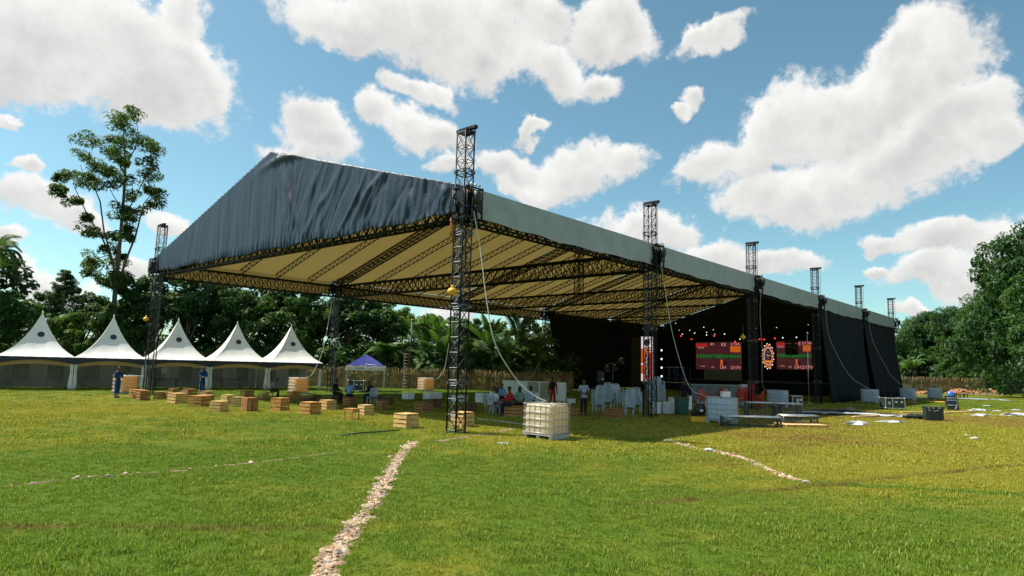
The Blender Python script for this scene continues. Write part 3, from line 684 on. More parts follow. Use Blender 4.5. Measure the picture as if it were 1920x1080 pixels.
# ------------------------------------------------------------------ vegetation
def leaves(cent, rad, M_, size, seed, up=.7, flat=.75, asp=.5, droop=0.0, shell=.35):
    r_ = np.random.default_rng(seed); C = np.repeat(np.asarray(cent, float), M_, 0); Rr = np.repeat(np.asarray(rad, float), M_)
    n = len(C); d = r_.normal(size=(n, 3)); d /= np.linalg.norm(d, axis=1)[:, None]
    rr = (shell+(1-shell)*r_.random(n))**.6
    P = C+d*np.stack([Rr*rr, Rr*rr, Rr*rr*flat], 1)
    nrm = d*.7+np.array([0, 0, up])+r_.normal(size=(n, 3))*.45; nrm /= np.linalg.norm(nrm, axis=1)[:, None]
    t = np.cross(nrm, r_.normal(size=(n, 3))+d*.0+np.array([0, 0, -droop])); t /= np.linalg.norm(t, axis=1)[:, None]
    t = t+np.array([0, 0, -droop])*.6; b = np.cross(nrm, t); b /= np.linalg.norm(b, axis=1)[:, None]
    s = size*r_.uniform(.6, 1.35, n)[:, None]
    V = np.stack([P-t*s*.5, P+b*s*asp*.5+nrm*s*.06, P+t*s*.5-np.array([0, 0, 1])*s*.12, P-b*s*asp*.5+nrm*s*.06], 1).reshape(-1, 3)
    F = np.arange(n*4).reshape(-1, 4); return V, F
def np_mesh(name, V, F, mt, smooth=False):
    me = bpy.data.meshes.new(name); nv, nf = len(V), len(F); k = F.shape[1]
    me.vertices.add(nv); me.vertices.foreach_set('co', V.astype(np.float32).ravel()); me.loops.add(nf*k); me.loops.foreach_set('vertex_index', F.astype(np.int32).ravel())
    me.polygons.add(nf); me.polygons.foreach_set('loop_start', np.arange(0, nf*k, k, dtype=np.int32)); me.materials.append(mt); me.update(calc_edges=True); return me
def tree_meshes(H, Rw, z0, nsub, ncl, M_, size, lm, bark, seed, top=1.0, asp=.5, droop=0.0, tr=.22):
    """crown of leaf clumps held on a forked trunk"""
    r_ = random.Random(seed); cent = []; rad = []; subs = []
    for i in range(nsub):
        a = r_.uniform(0, 6.28); h = z0+(H-z0)*r_.uniform(.12, .86); w = Rw*(1-.55*((h-z0)/(H-z0))**1.6)*r_.uniform(.35, .8)
        subs.append((math.cos(a)*w, math.sin(a)*w, h, Rw*r_.uniform(.30, .50)))
    subs.append((0, 0, H-Rw*.35, Rw*.38*top)); subs.append((0, 0, (H+z0)/2, Rw*.55))
    for k in range(ncl):
        s = subs[k % len(subs)]; d = Vector((r_.gauss(0, 1), r_.gauss(0, 1), r_.gauss(.25, 1))).normalized(); q = r_.uniform(.75, 1.08)
        cent.append((s[0]+d.x*s[3]*q, s[1]+d.y*s[3]*q, max(z0*.7, s[2]+d.z*s[3]*.85*q))); rad.append(s[3]*r_.uniform(.28, .52))
    V, F = leaves(cent, rad, M_, size, seed, asp=asp, droop=droop)
    b = MB(); b.tube([(0, 0, -.1), (.1, .05, z0*.5), (-.05, .1, z0), (0, 0, H*.6), (.05, 0, H*.82)], [tr, tr*.85, tr*.7, tr*.4, tr*.12], 8)
    for s in subs[:-1]:
        zb = z0*.7+(s[2]-z0)*.4; b.tube([(0, 0, zb), (s[0]*.5, s[1]*.5, zb+(s[2]-zb)*.6), (s[0], s[1], s[2])], [tr*.45, tr*.3, tr*.08], 6)
    return np_mesh('crown', V, F, lm), b.mesh('trunk', bark)
def make_tree(name, lab, cat, meshes, loc, rz=0.0, sc=(1, 1, 1), group=None):
    t = thing(name, lab, cat, loc, rz, group, sc); inst('crown', meshes[0], t); inst('trunk', meshes[1], t); return t
VAR = {
 'dark1': tree_meshes(10, 4.6, 2.0, 9, 110, 105, .40, LEAF_D, BARK, 1), 'dark2': tree_meshes(10, 4.2, 1.6, 10, 110, 105, .40, LEAF_D, BARK, 2),
 'mid1': tree_meshes(10, 4.3, 1.8, 9, 100, 100, .42, LEAF_M, BARK, 3), 'mid2': tree_meshes(10, 3.9, 1.4, 8, 100, 100, .42, LEAF_M, BARK, 4, droop=.5),
 'bright': tree_meshes(10, 3.8, 1.6, 9, 85, 85, .44, LEAF_B, BARK, 5), 'feather': tree_meshes(10, 4.6, .8, 12, 140, 110, .34, LEAF_D, BARK, 6, asp=.28, droop=.9),
 'feather2': tree_meshes(10, 5.0, .6, 14, 150, 110, .34, LEAF_M, BARK, 8, asp=.28, droop=.9), 'bush': tree_meshes(10, 7.5, .6, 10, 90, 90, 1.0, LEAF_M, BARK, 9)}
def put_tree(kind, px, ytop, Y, lab, name='broadleaf_tree', cat='tree', wide=1.0, group='trees behind the field', rz=None):
    base = at_y(px, 690, Y); top = at_y(px, ytop, Y); h = top.z
    rz = rng.uniform(0, 6.28) if rz is None else rz
    return make_tree(name, lab, cat, VAR[kind], (base.x, Y, 0), rz, (h/10*wide, h/10*wide, h/10), group)
TREES = [
 ('dark1', -108, 385, 56, 'dark tree rising at the left edge of the view beside the ragged palm'), ('mid1', 20, 548, 68, 'mid green tree behind the left half of the first tent'),
 ('mid2', 70, 552, 74, 'drooping mid green tree at the foot of the dark conifer'), ('bright', 120, 590, 60, 'sunlit yellow green bush tree between the first and second tent'),
 ('dark2', 150, 545, 78, 'low dark crown between the conifer and the tall bare tree'), ('mid1', 190, 572, 62, 'leafy green tree directly under the tall thin tree'),
 ('mid2', 238, 552, 64, 'light green tree behind the peak of the second tent'), ('dark1', 285, 512, 66, 'big dark tree behind the left corner tower'),
 ('dark2', 345, 508, 65, 'big dark tree behind the third tent peak'), ('dark1', 402, 515, 68, 'broad dark tree seen between the third and fourth tent'),
 ('mid1', 452, 545, 64, 'green tree behind the fourth tent peak'), ('dark2', 500, 520, 70, 'dark tree under the left eave between the fourth and fifth tent'),
 ('mid2', 548, 560, 65, 'green drooping tree behind the fifth tent peak'), ('dark1', 598, 530, 70, 'dark tree behind the tower beside the last tent'),
 ('dark2', 652, 548, 68, 'dark tree above the blue gazebo'), ('mid1', 705, 566, 70, 'green tree to the right of the blue gazebo roof'),
 ('bright', 752, 580, 74, 'sunlit bright green tree in the gap below the eave'), ('bright', 800, 592, 80, 'smaller bright tree just left of the near corner tower'),
 ('mid2', 846, 596, 72, 'green tree framed by the near corner tower'), ('mid1', 892, 600, 74, 'green tree just right of the near corner tower'),
 ('bright', 940, 606, 76, 'bright green crown above the palm clumps'), ('mid2', 990, 596, 72, 'drooping tree at the left of the black drape'), ('dark1', 1040, 600, 76, 'dark tree half hidden by the left black drape'),
 ('dark2', -160, 480, 60, 'dark tree beyond the left edge of the view'), ('mid1', -260, 520, 56, 'green tree far beyond the left edge of the view'), ('dark1', -420, 470, 50, 'dark tree farthest beyond the left edge of the view'), ('mid2', -640, 470, 44, 'green tree a long way beyond the left edge of the view'), ('dark1', 1100, 600, 96, 'dark tree hidden behind the stage drape')]
for k, px, yt, Y, lab in TREES: put_tree(k, px, yt, Y, lab)
# a second line that closes the gaps low down
for i, px in enumerate(range(-60, 1060, 80)):
    pass
def hedge(px0, px1, Y, htop, step, lab, seed, lm=LEAF_D):
    r_ = random.Random(seed); a, c = at_y(px0, 690, Y), at_y(px1, 690, Y); n = int((c-a).length/step); cent = []; rad = []
    for i in range(n):
        for j in range(3):
            p = a.lerp(c, (i+r_.random())/n); cent.append((p.x, Y+r_.uniform(-1.5, 1.5), htop*(j+.6+r_.uniform(-.3, .4))/3.2)); rad.append(r_.uniform(.6, 1.2)*htop/3.6)
    V, F = leaves(cent, rad, 60, .5, seed); o = inst('undergrowth', np_mesh('undergrowth', V, F, lm), kind='stuff'); tag(o, lab)
hedge(-120, 1060, 80, 5.0, 1.0, 'dark undergrowth closing the foot of the wood', 31)
hedge(-120, 640, 63.5, 3.6, 1.0, 'green thicket behind the white tents', 32, LEAF_M)
hedge(600, 1080, 65, 3.4, 1.0, 'dark thicket of leaves behind the reed fence', 35)
hedge(1835, 2250, 84, 6.0, 1.0, 'dark undergrowth beneath the big right trees', 34)
hedge(1640, 2100, 118, 6.0, 1.0, 'dark undergrowth at the foot of the right hill', 33)

# the tall thin feathery tree
def tall_tree():
    Y = 62; W_ = lambda x, y: at_y(x*.426, 180+y*.426, Y)
    base = at_y(214, 690, Y); base.z = 0
    root = thing('tall_tree', 'very tall thin tree with open feathery crown towering over the second tent', 'tree', base)
    cl = [(520,105,46),(600,95,38),(560,130,46),(455,150,36),(440,215,46),(480,235,34),(540,170,46),(620,190,46),(655,240,46),(650,285,38),(560,255,46),(600,325,38),(560,300,30),(400,295,44),(445,320,46),(350,350,36),(285,345,40),(250,350,26),(290,430,30),(330,440,24),(372,470,32),(480,390,46),(440,395,34),(510,350,30),(625,390,40),(690,420,46),(725,430,24),(670,465,34),(565,425,34),(520,500,38),(590,500,40),(605,550,32),(560,590,24),(570,635,30),(400,540,22),(430,600,42),(390,595,26),(480,610,24),(475,675,32),(510,690,22),(400,715,46),(355,725,26),(455,700,40),(500,790,50),(545,795,28),(470,820,38),(440,780,30),(530,840,34)]
    r_ = random.Random(5); cent = []; rad = []
    for (x, y, r) in cl:
        p = W_(x, y); d = r_.uniform(-2.2, 2.2)
        for k in range(5):
            q = p-base; s = r*.426/19.8*1.3
            cent.append((q.x+r_.uniform(-.75, .75)*s, q.y+d+r_.uniform(-.7, .7)*s, q.z+r_.uniform(-.45, .45)*s)); rad.append(s*r_.uniform(.45, .75))
    V, F = leaves(cent, rad, 62, .44, 77, up=1.0, flat=.72, asp=.24, droop=.45)
    inst('crown', np_mesh('crown', V, F, LEAF_T), root)
    b = MB()
    def limb(pts, r0, r1, dy=0):
        P = [W_(*p)-base+Vector((0, dy*i/len(pts), 0)) for i, p in enumerate(pts)]; n = len(P); b.tube(P, [r0+(r1-r0)*i/(n-1) for i in range(n)], 8)
    P0 = [Vector((0, 0, -.1))]+[W_(*p)-base for p in ((500, 960), (506, 870), (520, 720), (532, 600), (545, 440), (552, 320), (545, 180), (540, 90))]
    b.tube(P0, [.26, .23, .21, .18, .16, .13, .10, .06, .02], 10)
    limb([(530, 800), (560, 720), (605, 620), (630, 540), (650, 480), (690, 440)], 0.115, 0.032, -1); limb([(512, 800), (490, 730), (440, 620), (375, 530), (335, 450), (300, 385)], 0.108, 0.032, 1)
    limb([(500, 740), (465, 600), (455, 470), (440, 420), (400, 370), (390, 320)], 0.086, 0.024, -1.5); limb([(535, 560), (580, 450), (610, 370), (640, 280)], 0.072, 0.024, 1.5)
    limb([(550, 340), (510, 280), (470, 230), (440, 170)], 0.065, 0.024); limb([(552, 300), (590, 240), (610, 180), (600, 100)], 0.058, 0.024); limb([(540, 500), (500, 440), (480, 400)], 0.050, 0.024); limb([(525, 680), (480, 700), (410, 720)], 0.058, 0.024); limb([(528, 640), (560, 640), (600, 560)], 0.043, 0.016)
    b.obj('trunk', BARK2, root)
tall_tree()

# fronds
def frond_mesh(L_, droop, wid, mt, n=22, up=.9):
    V = []; F = []; b = MB(); P = []
    for i in range(n+1):
        t = i/n; P.append(Vector((L_*t*(1-.25*t*droop), 0, L_*(up*t-droop*t*t))))
    b.tube(P, [.03*(1-t/n*.85) for t in range(n+1)], 5)
    for i in range(2, n+1):
        t = i/n; w = wid*math.sin(math.pi*min(1, .12+.86*t))**.7; d = (P[i]-P[i-1]).normalized(); nz = d.cross(Vector((0, 1, 0)))
        for s in (-1, 1):
            q = P[i]+Vector((0, s*w, 0))*.85+d*w*.6-Vector((0, 0, w*.45)); e = d*.075
            b.add([P[i]-e, P[i]+e, q+e*.2, q-e*.2], [(0, 1, 2, 3)])
    return b.mesh('frond', mt)
FR1 = frond_mesh(3.0, .95, .75, LEAF_P); FR2 = frond_mesh(3.4, .6, .6, LEAF_P, up=1.25)
def palm(lab, px, ycr, Y, nf, L_, group, trunk_h=None, seed=0, fr=FR1):
    r_ = random.Random(seed); base = at_y(px, 690, Y); top = at_y(px, ycr, Y).z
    t = thing('palm_tree', lab, 'palm', (base.x, Y, 0), 0, group)
    b = MB(); b.tube([(0, 0, -.1), (.08, 0, top*.5), (0, 0, top)], [.18, .15, .13], 8); b.obj('trunk', BARK2, t)
    for k in range(nf):
        s = L_/3.0*r_.uniform(.8, 1.15); inst('frond', fr, t, (0, 0, top), (0, r_.uniform(-.75, .75), 6.28*k/nf+r_.uniform(-.2, .2)), (s, s, s))
palm('ragged palm with long fronds at the left edge of the view', -32, 468, 52, 22, 2.6, None, seed=1)
PAL = [(880, 660, 'arching palm clump just right of the near tower above the reed fence'), (918, 652, 'palm clump left of the falling white strap'), (948, 668, 'low palm clump behind the white strap'), (975, 648, 'tall palm clump midway between near tower and black drape'),
       (1006, 660, 'palm clump close beside the far thin tower'), (835, 668, 'palm clump seen through the near corner tower'), (722, 672, 'palm behind the fence right of the blue gazebo'), (795, 660, 'palm clump above the fence left of the near corner tower'), (62, 655, 'palm behind the first white tent')]
for i, (px, y, lab) in enumerate(PAL): palm(lab, px, y, 64.0+.3*(i % 4), 17, 2.9, 'palms behind the reed fence', seed=i+3, fr=FR2 if i % 2 else FR1); palm(lab.replace('palm', 'lower palm fronds', 1) if 'clump' not in lab else lab.replace('palm clump', 'low frond tuft'), px+9, y+26, 63.6+.2*i, 13, 2.1, 'palms behind the reed fence', seed=i+40, fr=FR1)
# banana plants: every broad leaf is its own part
def banana_leaf():
    b = MB()
    def fn(u, v):
        w = .32*math.sin(math.pi*min(1, .08+.9*v))**.6; return Vector((2.2*v*(1-.15*v), (u-.5)*2*w, 1.6*v-1.05*v*v*v-.12*abs(u-.5)*2+.02*math.sin(v*30)*abs(u-.5)*2))
    b.grid(fn, 4, 8); return b.mesh('leaf', LEAF_P)
BL = banana_leaf()
def banana(lab, px, yb, Y, n, s, seed):
    r_ = random.Random(seed); base = at_y(px, 690, Y); z = max(.5, at_y(px, yb, Y).z)
    t = thing('banana_plant', lab, 'banana plant', (base.x, Y, 0), 0, 'banana plants'); b = MB(); b.tube([(0, 0, -.05), (.05, 0, z*.6), (0, 0, z)], [.16, .13, .09], 8); b.obj('stem', LEAF_M, t)
    for k in range(n): q = s*r_.uniform(.8, 1.15); inst('leaf', BL, t, (0, 0, z-.1), (0, r_.uniform(-.7, .1), 6.28*k/n+r_.uniform(-.3, .3)), (q, q, q))
banana('banana plant with broad leaves behind the first tent peak', 76, 612, 60, 8, 1.3, 1); banana('banana plant whose big leaf shows left of the near tower', 818, 625, 66, 8, 1.5, 2)
banana('banana plant at the foot of the right hill beside the black drape', 1712, 690, 104, 9, 1.6, 3); banana('second banana plant further left against the black drape edge', 1690, 695, 108, 7, 1.5, 4)
# dark conifer, left
def conifer():
    Y = 74; base = at_y(105, 690, Y); top = at_y(108, 503, Y).z; r_ = random.Random(3); cent = []; rad = []
    for k in range(150):
        h = r_.random()**.8; z = top*(.42+.57*h); w = 3.0*(1-h)**.75+.25; a = r_.uniform(0, 6.28); q = r_.uniform(.35, 1)
        cent.append((math.cos(a)*w*q, math.sin(a)*w*q, z-w*q*.12)); rad.append(.32+.3*(1-h))
    V, F = leaves(cent, rad, 60, .36, 9, asp=.2, droop=.5, flat=.5); t = thing('conifer_tree', 'dark pointed conifer rising between the first and second tents', 'tree', (base.x, Y, 0), 0, 'trees behind the field')
    inst('crown', np_mesh('crown', V, F, LEAF_D), t); b = MB(); b.tube([(0, 0, -.1), (0, 0, top*.98)], [.25, .03], 8); b.obj('trunk', BARK, t)
conifer()
# right side: bamboo covered bank and the big tree
RT = [('feather', 1690, 612, 112, 'feathery dark bamboo nearest the black drape on the right bank', .95), ('feather2', 1722, 596, 112, 'feathery bamboo clump second along the right bank', 1.0), ('feather', 1762, 578, 110, 'dark bamboo clump in the middle of the right bank', 1.0),
      ('feather', 1806, 572, 108, 'tall dark bamboo clump behind the rubble heaps', 1.0), ('feather2', 1850, 560, 106, 'bamboo clump with thin tips beside the big right tree', 1.0), ('feather', 1900, 552, 104, 'bamboo clump behind the big right tree', 1.0),
      ('mid2', 1775, 655, 100, 'small drooping green tree over the far reed fence', 1.0), ('mid1', 1835, 640, 96, 'green tree at the right end of the far reed fence', .9), ('feather2', 1660, 640, 116, 'bamboo clump hidden behind the black side drape', 1.0)]
for k, px, yt, Y, lab, w in RT: put_tree(k, px, yt, Y, lab, 'bamboo_clump' if 'feather' in k else 'broadleaf_tree', 'bamboo' if 'feather' in k else 'tree', w, 'bamboo on the right bank' if 'feather' in k else 'trees behind the field')
g = MB()
def bank(u, v):
    p = at_y(1640+520*u, 690, 104+30*v); return Vector((p.x, p.y, -.05+7.0*math.sin(math.pi*min(1, v*.9))*min(1, .25+u*1.2)))
g.grid(bank, 10, 8); g.obj('hill', mat('hill_soil', (.05, .075, .03), .95, 0, .4, .5), kind='structure')
BIG1 = tree_meshes(19, 7.6, 4.2, 16, 250, 110, .52, LEAF_D, BARK, 21, tr=.42, droop=.5); BIG2 = tree_meshes(17, 7.0, 4.0, 14, 210, 105, .52, LEAF_M, BARK, 22, tr=.4, droop=.4)
b_ = at_y(1938, 690, 76); make_tree('broadleaf_tree', 'huge green tree filling the right edge of the view', 'tree', BIG1, (b_.x, 76, 0), .6, (.84, .84, 1.10), 'trees behind the field')
b_ = at_y(2010, 690, 64); make_tree('broadleaf_tree', 'lower sunlit tree leaning in from the right edge', 'tree', BIG2, (b_.x, 64, 0), 2.0, (.85, .85, .82), 'trees behind the field')
b_ = at_y(2130, 690, 70); make_tree('broadleaf_tree', 'broad green tree beyond the right edge of the view', 'tree', BIG1, (b_.x, 70, 0), 3.1, (.95, .95, .9), 'trees behind the field')
b_ = at_y(1886, 744, 78); make_tree('shrub', 'small bushy weed at the foot of the dark right trees', 'shrub', VAR['bush'], (b_.x, 74, 0), 0, (.14, .14, .17))

# ------------------------------------------------------------------ fences
def fence(lab, a, c, h, seed, step=.042):
    r_ = random.Random(seed); d = (c-a); L_ = d.length; rz = math.atan2(d.y, d.x); t = thing('reed_fence', lab, 'fence', a, rz, 'reed fences round the field')
    n = int(L_/step); b = MB()
    for i in range(n):
        x = i*step+r_.uniform(-.02, .02); hh = h*r_.uniform(.86, 1.12); k = r_.uniform(-.05, .05); y = r_.uniform(-.03, .03)
        b.bar((x, y, -.03), (x+k, y+r_.uniform(-.05, .03), hh), r_.uniform(.024, .034), 4, .018)
    b.obj('reeds', REED, t, kind='stuff')
    for z in (.45, h*.75):
        b = MB(); b.bar((0, .06, z), (L_, .06, z), .03, 5); b.obj('rail', REED, t)
    pm = MB(); pm.bar((0, .09, -.1), (0, .09, h*1.03), .05, 7); pm = pm.mesh('post', BARK)
    for i in range(int(L_/3)+1): inst('post', pm, t, (i*3, 0, 0))
fence('weathered reed fence behind the blue gazebo and the field', at_y(560, 726, 60.5)*Vector((1, 1, 0)) if False else Vector((at_y(560, 726, 60.5).x, 60.5, 0)), Vector((at_y(1075, 730, 61.5).x, 61.5, 0)), 1.75, 1)
fence('grey reed fence at the foot of the right bank', Vector((at_y(1640, 730, 94).x, 94, 0)), Vector((at_y(1850, 735, 92).x, 92, 0)), 2.1, 2)

# ------------------------------------------------------------------ drapes, stage and screens under the far half of the canopy
def drape(lab, fn, nu, nv, group='black drapes round the stage'):
    b = MB(); b.grid(fn, nu, nv); o = b.obj('stage_drape', BLACK); o.matrix_world = MW; thicken(o, .02); tag(o, lab, 'drape', group)
def side(x0, y0, y1, z1, lean, flare, seed):
    def fn(u, v):
        z = z1*(1-v); y = y0+(y1-y0)*u+lean*v*(1-.6*u); sg = 1 if x0 > -5 else -1
        return Vector((x0+sg*(flare*v**1.5+.03*math.sin(u*26+seed)*(.3+v)+.012*math.sin(u*61+v)), y, max(0.03, z)))
    return fn
drape('black side drape nearest the camera, its foot pulled out to the right', side(.20, 3*SP+.3, 4*SP-.25, 7.95, .75, .55, 1), 90, 14)
drape('second black side drape closing the far end of the canopy', side(.20, 4*SP+.45, 5*SP-.1, 7.95, 1.1, .75, 2), 90, 14)
drape('black drape on the far left side with its edge swept inward', side(-WID+.3, 3*SP+.1, 5*SP-.2, 8.0, 2.4, -.3, 3), 120, 14)
def back(u, v):
    x = -WID+.2+(WID-.4)*u; zt = roof_z(x)-.15; return Vector((x, 5*SP-.35+.09*math.sin(u*70), max(.03, zt*(1-v))))
drape('tall black gable drape closing the back of the stage', back, 160, 20)
YB = 4.72*SP
t = thing('stage_platform', 'low black stage platform across the back of the canopy', 'stage', cw(0, 0, 0), -YAW)
b = MB(); b.box((-13.6, 4.62*SP, 1.25), (21.5, 8.6, .12)); b.obj('deck', BLACKP, t)
b = MB(); b.grid(lambda u, v: Vector((-24.3+21.4*u, 4.62*SP-4.33+.05*math.sin(u*160), 1.19*(1-v)+.01)), 200, 2); b.obj('skirt', BLACK, t)
lm = MB(); lm.bar((0, 0, 0), (0, 0, 1.19), .05, 6); lm = lm.mesh('leg', STEEL)
for i in range(8):
    for y in (-3.9, 0, 3.9): inst('leg', lm, t, (-23.8+i*2.92, 4.62*SP+y, 0))
def text_mesh(body, size, mt, ext=.012, align='CENTER', sx=1.0):
    c = bpy.data.curves.new('text', 'FONT'); c.body = body; c.size = size; c.extrude = ext; c.align_x = align; c.align_y = 'CENTER'; c.resolution_u = 3
    o = bpy.data.objects.new('text', c); COL.objects.link(o); bpy.context.view_layer.update(); me = bpy.data.meshes.new_from_object(o.evaluated_get(bpy.context.evaluated_depsgraph_get()))
    bpy.data.objects.remove(o); me.materials.clear(); me.materials.append(mt)
    for v in me.vertices: v.co.x *= sx
    return me
def led_pattern(name, c1, c2, s, k):
    k *= .45
    m = bpy.data.materials.new(name); m.use_nodes = True; nt = m.node_tree; N = nt.nodes.new; p = nt.nodes['Principled BSDF']; p.inputs['Base Color'].default_value = (.01, .01, .01, 1)
    tc = N('ShaderNodeTexCoord'); ch = N('ShaderNodeTexBrick'); ch.inputs['Scale'].default_value = s; ch.inputs['Color1'].default_value = (*c1, 1); ch.inputs['Color2'].default_value = (*c2, 1); ch.inputs['Mortar'].default_value = (*[v*.3 for v in c1], 1); ch.inputs['Mortar Size'].default_value = .05
    mp = N('ShaderNodeMapping'); mp.inputs['Rotation'].default_value = (R(90), 0, 0); nt.links.new(tc.outputs['Object'], mp.inputs[0]); nt.links.new(mp.outputs[0], ch.inputs['Vector']); nt.links.new(ch.outputs['Color'], p.inputs['Emission Color']); p.inputs['Emission Strength'].default_value = k
    return m
LEDBG = led_pattern('led_maroon_pattern', (.13, .030, .036), (.06, .014, .022), 2.2, .85)
E_PINK = emat('led_pink', (.75, .25, .25), 0.50); E_GRN = emat('led_green', (.035, .19, .022), 0.50); E_DGRN = emat('led_dark_green', (.005, .05, .02), 0.30); E_ORG = emat('led_orange', (.65, .13, .02), 0.40); E_RED = emat('led_red', (.45, .02, .02), 0.40)
E_WHT = emat('lamp_white', (1, .95, .9), 1.1); E_WHTD = emat('led_white', (.85, .75, .75), 0.45); E_REDL = emat('lamp_red', (1, .03, .02), 1.3); E_BLU = emat('led_blue', (.05, .05, .35), 0.40); E_YEL = emat('led_yellow', (.9, .55, .1), 0.45); E_DARK = emat('led_navy', (.015, .012, .05), 0.25)
def panel(b, x0, x1, z0, z1, y, d): b.box(((x0+x1)/2, y, (z0+z1)/2), (x1-x0, d, z1-z0))
RX90 = (R(90), 0, 0)
def led_screen(lab, px0, px1, py0, py1, yl, crop=None):
    a, c = on_plane(px0, py1, yl), on_plane(px1, py0, yl); x0, x1, z0, z1 = a.x, c.x, min(a.z, on_plane(px1, py1, yl).z), max(c.z, on_plane(px0, py0, yl).z); w, h = x1-x0, z1-z0
    t = thing('led_screen', lab, 'screen', cw((x0+x1)/2, yl, z0), -YAW, 'led screens at the back of the stage')
    b = MB(); panel(b, -w/2-.08, w/2+.08, -.08, h+.08, .12, .16); b.obj('cabinet', BLACKP, t); b = MB(); panel(b, -w/2, w/2, 0, h, .03, .02); b.obj('display', LEDBG, t)
    X = lambda f: -w/2+w*f; Zf = lambda f: h*(1-f)
    def blk(x0, x1, f0, f1, mt, y=.014, nm='picture_block'): b = MB(); panel(b, X(x0), X(x1), Zf(f1), Zf(f0), y, .008); b.obj(nm, mt, t)
    blk(0, .26, .04, .17, E_RED); blk(.76, .98, .14, .36, E_ORG); blk(.545, .60, .64, .86, E_ORG); blk(.60, .68, .68, .85, E_DARK)
    blk(.06, .94, .435, .60, E_DGRN, .012, 'word_bar')
    def wr(s, fx, fz, size, mt, sx=1.0): me = text_mesh(s, size*h, mt, .006, sx=sx); inst('lettering', me, t, (X(fx), .004, Zf(fz)), RX90)
    wr('KERRATU', .265, .518, .175, E_GRN, 1.15*w/h/1.75); wr('GERXWAN', .72, .518, .175, E_GRN, 1.05*w/h/1.75)
    wr('8/2', .37, .07, .12, E_PINK); wr('KE', .62, .09, .17, E_PINK); wr('2/10A', .87, .07, .14, E_PINK); wr('MUSIC', .12, .20, .09, E_PINK); wr('UH', .60, .92, .16, E_PINK); wr('2/17V', .87, .92, .16, E_PINK); wr('<<<', .16, .89, .10, E_PINK); wr('/\\/\\', .38, .92, .10, E_PINK)
    # truss stand under it
    for fx in (.15, .85): b = MB(); b.bar((X(fx), .25, -z0+1.31), (X(fx), .25, h), .04, 6); b.obj('stand_post', STEEL, t)
    return (x0, x1, z0, z1)
led_screen('wide maroon lit screen with green words left of the oval emblem', 1305, 1390, 642, 692, YB)
led_screen('maroon lit screen with green words right of the oval emblem', 1457, 1521, 640, 692, YB)
# a dark speaker cluster that hangs in front of the right screen
t = thing('speaker_cluster', 'black hanging speaker cluster covering the top middle of the right screen', 'speaker', tuple(cw(*on_plane(1484, 660, YB-2.4))), -YAW)
for k in range(4):
    b = MB(); b.box((0, .03*k, 1.15-.42*k), (1.25, .6, .38), (.04*k, 0, 0)); o = b.obj('cabinet', BLACKP, t)
    b = MB(); b.lathe([(.12, -.01), (.13, 0), (.10, .01)], 10); b.obj('driver', STEEL, o, (-.3, -.31, 1.15-.42*k), (R(90), 0, 0)); b = MB(); b.lathe([(.12, -.01), (.13, 0), (.10, .01)], 10); b.obj('driver', STEEL, o, (.3, -.31, 1.15-.42*k), (R(90), 0, 0))
b = MB(); b.bar((-.3, 0, 1.3), (-.3, 0, 3.2), .02, 5); b.bar((.3, 0, 1.3), (.3, 0, 3.2), .02, 5); b.obj('rigging', STEEL, t)
# grey backdrop cloth below the left screen
a, c = on_plane(1320, 716, YB-.6), on_plane(1391, 694, YB-.6)
t = tag(MB().obj('grey_backdrop', BLACK), 'plain grey cloth hanging below the wide maroon screen', 'backdrop'); b = MB(); b.grid(lambda u, v: Vector((a.x+(c.x-a.x)*u, YB-.6+.03*math.sin(u*30), a.z+(c.z-a.z)*v)), 40, 3); t.data = b.mesh('grey_backdrop', mat('grey_cloth', (.16, .19, .21), .9, 0, .1, 2)); t.matrix_world = MW
# oval emblem with bulbs
cc = on_plane(1440, 668, YB-.4); rx = (on_plane(1451, 668, YB-.4).x-on_plane(1429, 668, YB-.4).x)/2; rz_ = (on_plane(1440, 644, YB-.4).z-on_plane(1440, 692, YB-.4).z)/2
t = thing('oval_emblem', 'oval lit emblem ringed with bulbs between the two maroon screens', 'emblem', tuple(cw(cc.x, YB-.4, cc.z)), -YAW)
def disc(r0, r1, y, mt, nm, n=40, d=.03):
    b = MB(); vs = []
    for k in range(n):
        a_ = 2*math.pi*k/n
        for (q, yy) in ((r0, y), (r1, y), (r1, y+d), (r0, y+d)): vs.append((rx*q*math.cos(a_), yy, rz_*q*math.sin(a_)))
    fs = []
    for k in range(n):
        o, p_ = 4*k, 4*((k+1) % n); fs += [(o, o+1, p_+1, p_), (o+1, o+2, p_+2, p_+1), (o+3, o, p_, p_+3)]
    b.add(vs, fs); b.obj(nm, mt, t)
disc(.001, 1.0, .06, BLACKP, 'back_plate', d=.08); disc(.70, .95, .03, E_RED, 'ring'); disc(.64, .70, .02, E_WHTD, 'inner_rim'); disc(.001, .64, .04, E_DARK, 'field')
b = MB(); b.ball((0, 0, 0), .075, 8, 5); bm_ = b.mesh('bulb', E_YEL); b = MB(); b.ball((0, 0, 0), .05, 8, 5); bw_ = b.mesh('bulb', E_WHT)
for k in range(26): a_ = 2*math.pi*k/26; inst('bulb', bw_ if k % 2 else bm_, t, (rx*(.99 if k % 2 else .86)*math.cos(a_), -.02, rz_*(.99 if k % 2 else .86)*math.sin(a_)))
for s, z, sz, mt, x in (('Sol', .36, .30, E_ORG, .06), ('fest', .08, .24, E_YEL, .06), ('M', -.16, .22, E_ORG, .0)): inst('lettering', text_mesh(s, sz*rz_, mt, .01, sx=.8), t, (x*rx, .02, z*rz_), RX90)
b = MB(); b.box((0, .0, -.42*rz_), (1.35*rx, .04, .24*rz_)); b.obj('ribbon', E_ORG, t); inst('lettering', text_mesh('FESTIVAL', .17*rz_, E_YEL, .01, sx=.85), t, (0, -.03, -.42*rz_), RX90)
b = MB(); b.box((-.42*rx, .02, .1*rz_), (.12*rx, .02, .75*rz_)); b.obj('side_bar', E_BLU, t)
